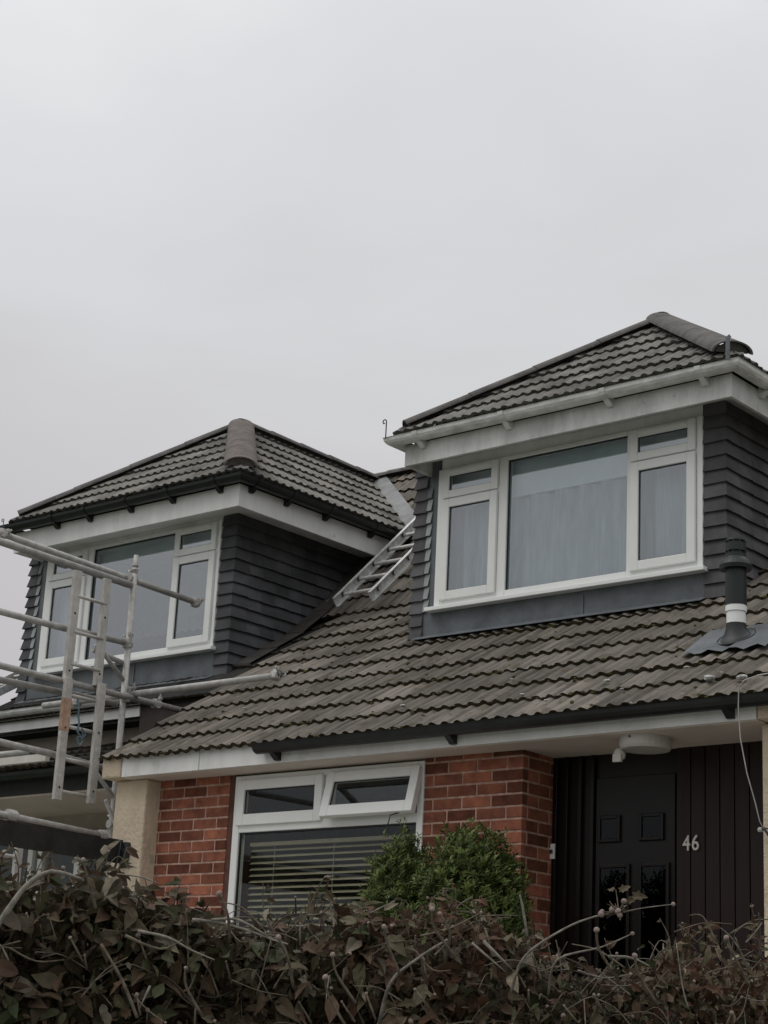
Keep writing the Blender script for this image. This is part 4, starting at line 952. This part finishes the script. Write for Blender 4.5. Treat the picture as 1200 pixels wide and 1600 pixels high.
    for i in range(int((s1-s0)*34)):                                # upright leafy sprigs that break the outline
        s = rnd.uniform(s0, s1); dp = rnd.uniform(0, .3); z = top_at(s)-.05; H_ = rnd.uniform(.05, .13)*(1 if rnd.random() < .5 else .7)
        p0 = hedge_pt(s, dp, z); p2 = p0+LDR*rnd.uniform(-.04, .04)+Vector((0, 0, H_)); p1 = p0.lerp(p2, .5)+LDR*rnd.uniform(-.012, .012)
        br.tube([p0, p1, p2], [.0022, .0017, .001], 5, m_stemd if rnd.random() < .6 else m_stem)
        for k in range(rnd.randrange(4, 9)):
            t = rnd.uniform(.25, 1); q = p0.lerp(p2, t); dd2 = (LDR*rnd.uniform(-1, 1)+LN*rnd.uniform(-1, 1)+Vector((0, 0, rnd.uniform(-.5, .9))))
            add_leaf(lf, q, dd2, Vector((rnd.uniform(-.5, .5), -1, rnd.uniform(0, 1))), size*rnd.uniform(.3, .75), kind if rnd.random() < .5 else 'ovate', rnd, rnd.uniform(.2, .7), rnd.uniform(0, .6))
    for c, r in buds:
        bud(bd, c, r, rnd); c = Vector(c); br.tube([c, c+Vector((rnd.uniform(-.015, .015), .02, -.04)), c+Vector((rnd.uniform(-.03, .03), .06, -.10))], [.0025, .003, .004], 5, m_stem)
    if extra: extra(br, lf, bd, rnd)
    br.build('branches', root, smooth=True)
    nl = len(lf.f); lf.m = [0]*nl+[1]*len(bd.f); o_ = len(lf.v); lf.v += bd.v; lf.f += [[i+o_ for i in f] for f in bd.f]; lf.r += bd.r
    lf.build('foliage', root, [leafm, m_bud])
    return root
def ex_left(br, lf, bd, rnd):
    br.tube([(-3.301, 2.586, 1.734), (-3.277, 2.612, 1.784), (-3.243, 2.644, 1.861), (-3.208, 2.682, 1.896), (-3.165, 2.734, 1.884)], [.0075, .0072, .006, .005, .003], 8, m_stem2)
    br.tube([(-3.212, 2.847, 1.756), (-3.180, 2.889, 1.682), (-3.154, 2.921, 1.602)], [.003, .0036, .004], 7, m_stem)
    br.tube([(-3.137, 2.936, 1.672), (-3.151, 2.923, 1.623)], .0028, 6, m_stem2)
def ex_mid(br, lf, bd, rnd):
    for P in ([(-3.045, 3.019, 1.821), (-3.006, 3.057, 1.826), (-2.973, 3.091, 1.807), (-2.947, 3.118, 1.786)], [(-3.075, 2.989, 1.820), (-3.030, 3.035, 1.816), (-2.984, 3.082, 1.802), (-2.947, 3.118, 1.786), (-2.921, 3.143, 1.778)],
              [(-3.177, 2.884, 1.777), (-3.124, 2.944, 1.752), (-3.090, 2.978, 1.775)], [(-3.158, 2.904, 1.788), (-3.112, 2.954, 1.778), (-3.075, 2.995, 1.753), (-3.039, 3.033, 1.735)]):
        br.tube(P, .0036, 7, m_stem2 if len(P) > 3 else m_stem)
def ex_right(br, lf, bd, rnd):
    for P, r in (([(-2.56, 3.50, 1.70), (-2.511, 3.480, 1.776), (-2.439, 3.525, 1.839), (-2.379, 3.563, 1.870), (-2.337, 3.589, 1.878)], .0034), ([(-2.337, 3.589, 1.878), (-2.295, 3.615, 1.891), (-2.232, 3.653, 1.903)], .0018),
                 ([(-2.50, 3.56, 1.70), (-2.452, 3.522, 1.772), (-2.369, 3.575, 1.804), (-2.311, 3.610, 1.836)], .003), ([(-2.358, 3.585, 1.784), (-2.317, 3.611, 1.784), (-2.281, 3.635, 1.767)], .0035)):
        br.tube(P, r, 7, m_stem2)
    for P in ((-2.232, 3.653, 1.903), (-2.311, 3.610, 1.836)): bud(bd, P, .004, rnd)
    c = Vector((-2.335, 3.588, 1.880))
    for k in range(14):
        d = Vector((rnd.uniform(-1, 1), rnd.uniform(-1, 1), rnd.uniform(-.4, 1))).normalized(); e_ = c+d*rnd.uniform(.015, .04); br.tube([c, e_], .0018, 5, m_stem)
        if k < 6: bud(bd, e_, .006, rnd)
        add_leaf(lf, c, d, Vector((0, 0, 1)), rnd.uniform(.02, .035), 'thin', rnd, val=.95)
    for P, d, sz in (((-2.345, 3.582, 1.925), (-.5, .3, .5), .030), ((-2.335, 3.59, 1.925), (.4, .4, .5), .034), ((-2.31, 3.60, 1.915), (.8, .6, .25), .04), ((-2.32, 3.6, 1.90), (.6, .3, .7), .03)):
        add_leaf(lf, Vector(P), Vector(d), Vector((.5, -.9, .4)), sz, 'lobed', rnd, .45, .5, .3)
    br.tube([c, (-2.335, 3.586, 1.90), (-2.34, 3.585, 1.93)], .002, 5, m_stem)
def ex_c(br, lf, bd, rnd):
    br.tube([(-2.80, 3.33, 1.62), (-2.748, 3.301, 1.706), (-2.704, 3.333, 1.758), (-2.648, 3.374, 1.806)], [.0045, .0038, .0034, .0024], 7, m_stem2)
    br.tube([(-2.516, 3.462, 1.911), (-2.512, 3.47, 1.88), (-2.505, 3.48, 1.82)], [.002, .003, .003], 6, m_stem2)
    br.tube([(-2.585, 3.423, 1.806), (-2.534, 3.465, 1.747)], .004, 6, m_stem2); br.tube([(-2.6, 3.40, 1.80), (-2.54, 3.45, 1.74)], .003, 6, m_stem2)
shrub(-1.15, -.02, 'leafy shrub at the far left end of the front hedge, mostly outside the photo', 60, m_leaf, 2600, .062, 'ovate', budn=8)
shrub(-.02, .42, 'dark shrub with large dull leaves and a bare grey branch below the scaffolding', 61, m_leaf, 3900, .062, 'ovate', extra=ex_left, buds=[((-3.048, 2.954, 1.712), .004), ((-3.201, 2.763, 1.931), .005)], budn=16, shoots=26)
shrub(.42, .84, 'brown-leaved shrub with pale looping stems in front of the brick pier and blind', 62, m_leaf, 3700, .055, 'lobed', extra=ex_mid, buds=[((-2.997, 2.990, 1.876), .0055), ((-2.814, 3.175, 1.757), .0055), ((-2.826, 3.168, 1.708), .0055), ((-2.903, 3.091, 1.788), .0055)], budn=16, shoots=26)
shrub(.84, 1.20, 'reddish-brown shrub with a diagonal pale twig in front of the green bush', 63, m_leafr, 3600, .048, 'lobed', extra=ex_c, buds=[((-2.727, 3.244, 1.823), .0055), ((-2.644, 3.308, 1.866), .0045), ((-2.630, 3.319, 1.857), .0045)], budn=22, shoots=34)
shrub(1.20, 1.49, 'low shrub whose long pale shoot with a bud cluster rises before the front door', 64, m_leaf, 3000, .042, 'lobed', extra=ex_right, buds=[((-2.350, 3.525, 1.837), .0055), ((-2.281, 3.574, 1.785), .005)], budn=18, shoots=34)
shrub(1.49, 1.90, 'small-leaved reddish shrub rising in front of the right end of the porch', 65, m_leafr, 4200, .036, 'lobed', buds=[((-2.110, 3.674, 1.831), .005)], budn=26, shoots=42)
shrub(1.90, 3.1, 'leafy shrub at the far right end of the front hedge, mostly outside the photo', 66, m_leafr, 2600, .045, 'lobed', budn=8)

# green bush by the brick pier
def bush():
    rnd = random.Random(77); base = Vector((-6.55, 8.35, 1.25)); root = thing('bush', base, 'dense small-leaved green bush in front of the right brick pier', 'bush')
    lf = MB(); st = MB(); lf.keepn = True
    lobes = [((-6.87, 8.32, 2.45), (.17, .24, .38)), ((-6.40, 8.32, 2.52), (.24, .26, .33)), ((-6.26, 8.35, 2.42), (.17, .24, .36)), ((-6.6, 8.3, 2.05), (.42, .40, .5)), ((-6.6, 8.3, 1.65), (.42, .38, .45))]
    for i in range(60):
        c, r = lobes[rnd.randrange(5)]; e_ = Vector(c)+Vector((rnd.uniform(-1, 1)*r[0]*.6, rnd.uniform(-1, 1)*r[1]*.6, rnd.uniform(-.3, .8)*r[2]))
        st.tube([base+Vector((rnd.uniform(-.1, .1), rnd.uniform(-.1, .1), 0)), base.lerp(e_, .5)+Vector((rnd.uniform(-.05, .05), 0, 0)), e_], [.014, .009, .003], 5)
    for i in range(8500):
        c, r = lobes[rnd.randrange(5)]; d = Vector((rnd.gauss(0, 1), rnd.gauss(0, 1), rnd.gauss(0, 1))).normalized(); q = rnd.uniform(.3, 1.0)**.5*rnd.uniform(.85, 1.12)
        lump = 1+.10*math.sin(d.x*7+c[0]*9)+.08*math.sin(d.z*9+d.y*6)
        p = Vector(c)+Vector((d.x*r[0], d.y*r[1], d.z*r[2]))*q*lump; tip = (d+Vector((0, 0, .7))+Vector((rnd.gauss(0, .3), rnd.gauss(0, .3), 0))).normalized(); val = min(1, max(0, rnd.gauss(.45, .22)))
        for k in range(6):
            a = tip.orthogonal().normalized(); a = Matrix.Rotation(k*2.4+rnd.random(), 3, tip) @ a; o = p+tip*(k*.006)
            add_leaf(lf, o, a*.8+tip*.9, tip, rnd.uniform(.024, .042), 'thin', rnd, .2, .2, min(1, val+rnd.uniform(-.1, .1)+.02*k))
    st.build('branches', root, m_stemd); lf.build('foliage', root, m_green)
    return root
bush()
# posts half hidden in the hedge
b = MB(); b.box(-4.02, -3.86, 3.10, 3.2, .3, 1.90); tag(b.build('gate_post', None, m_blackp, bevel=.006, org=(-3.95, 3.15, .3)), 'black post at the far left behind the bare grey branch', 'post')
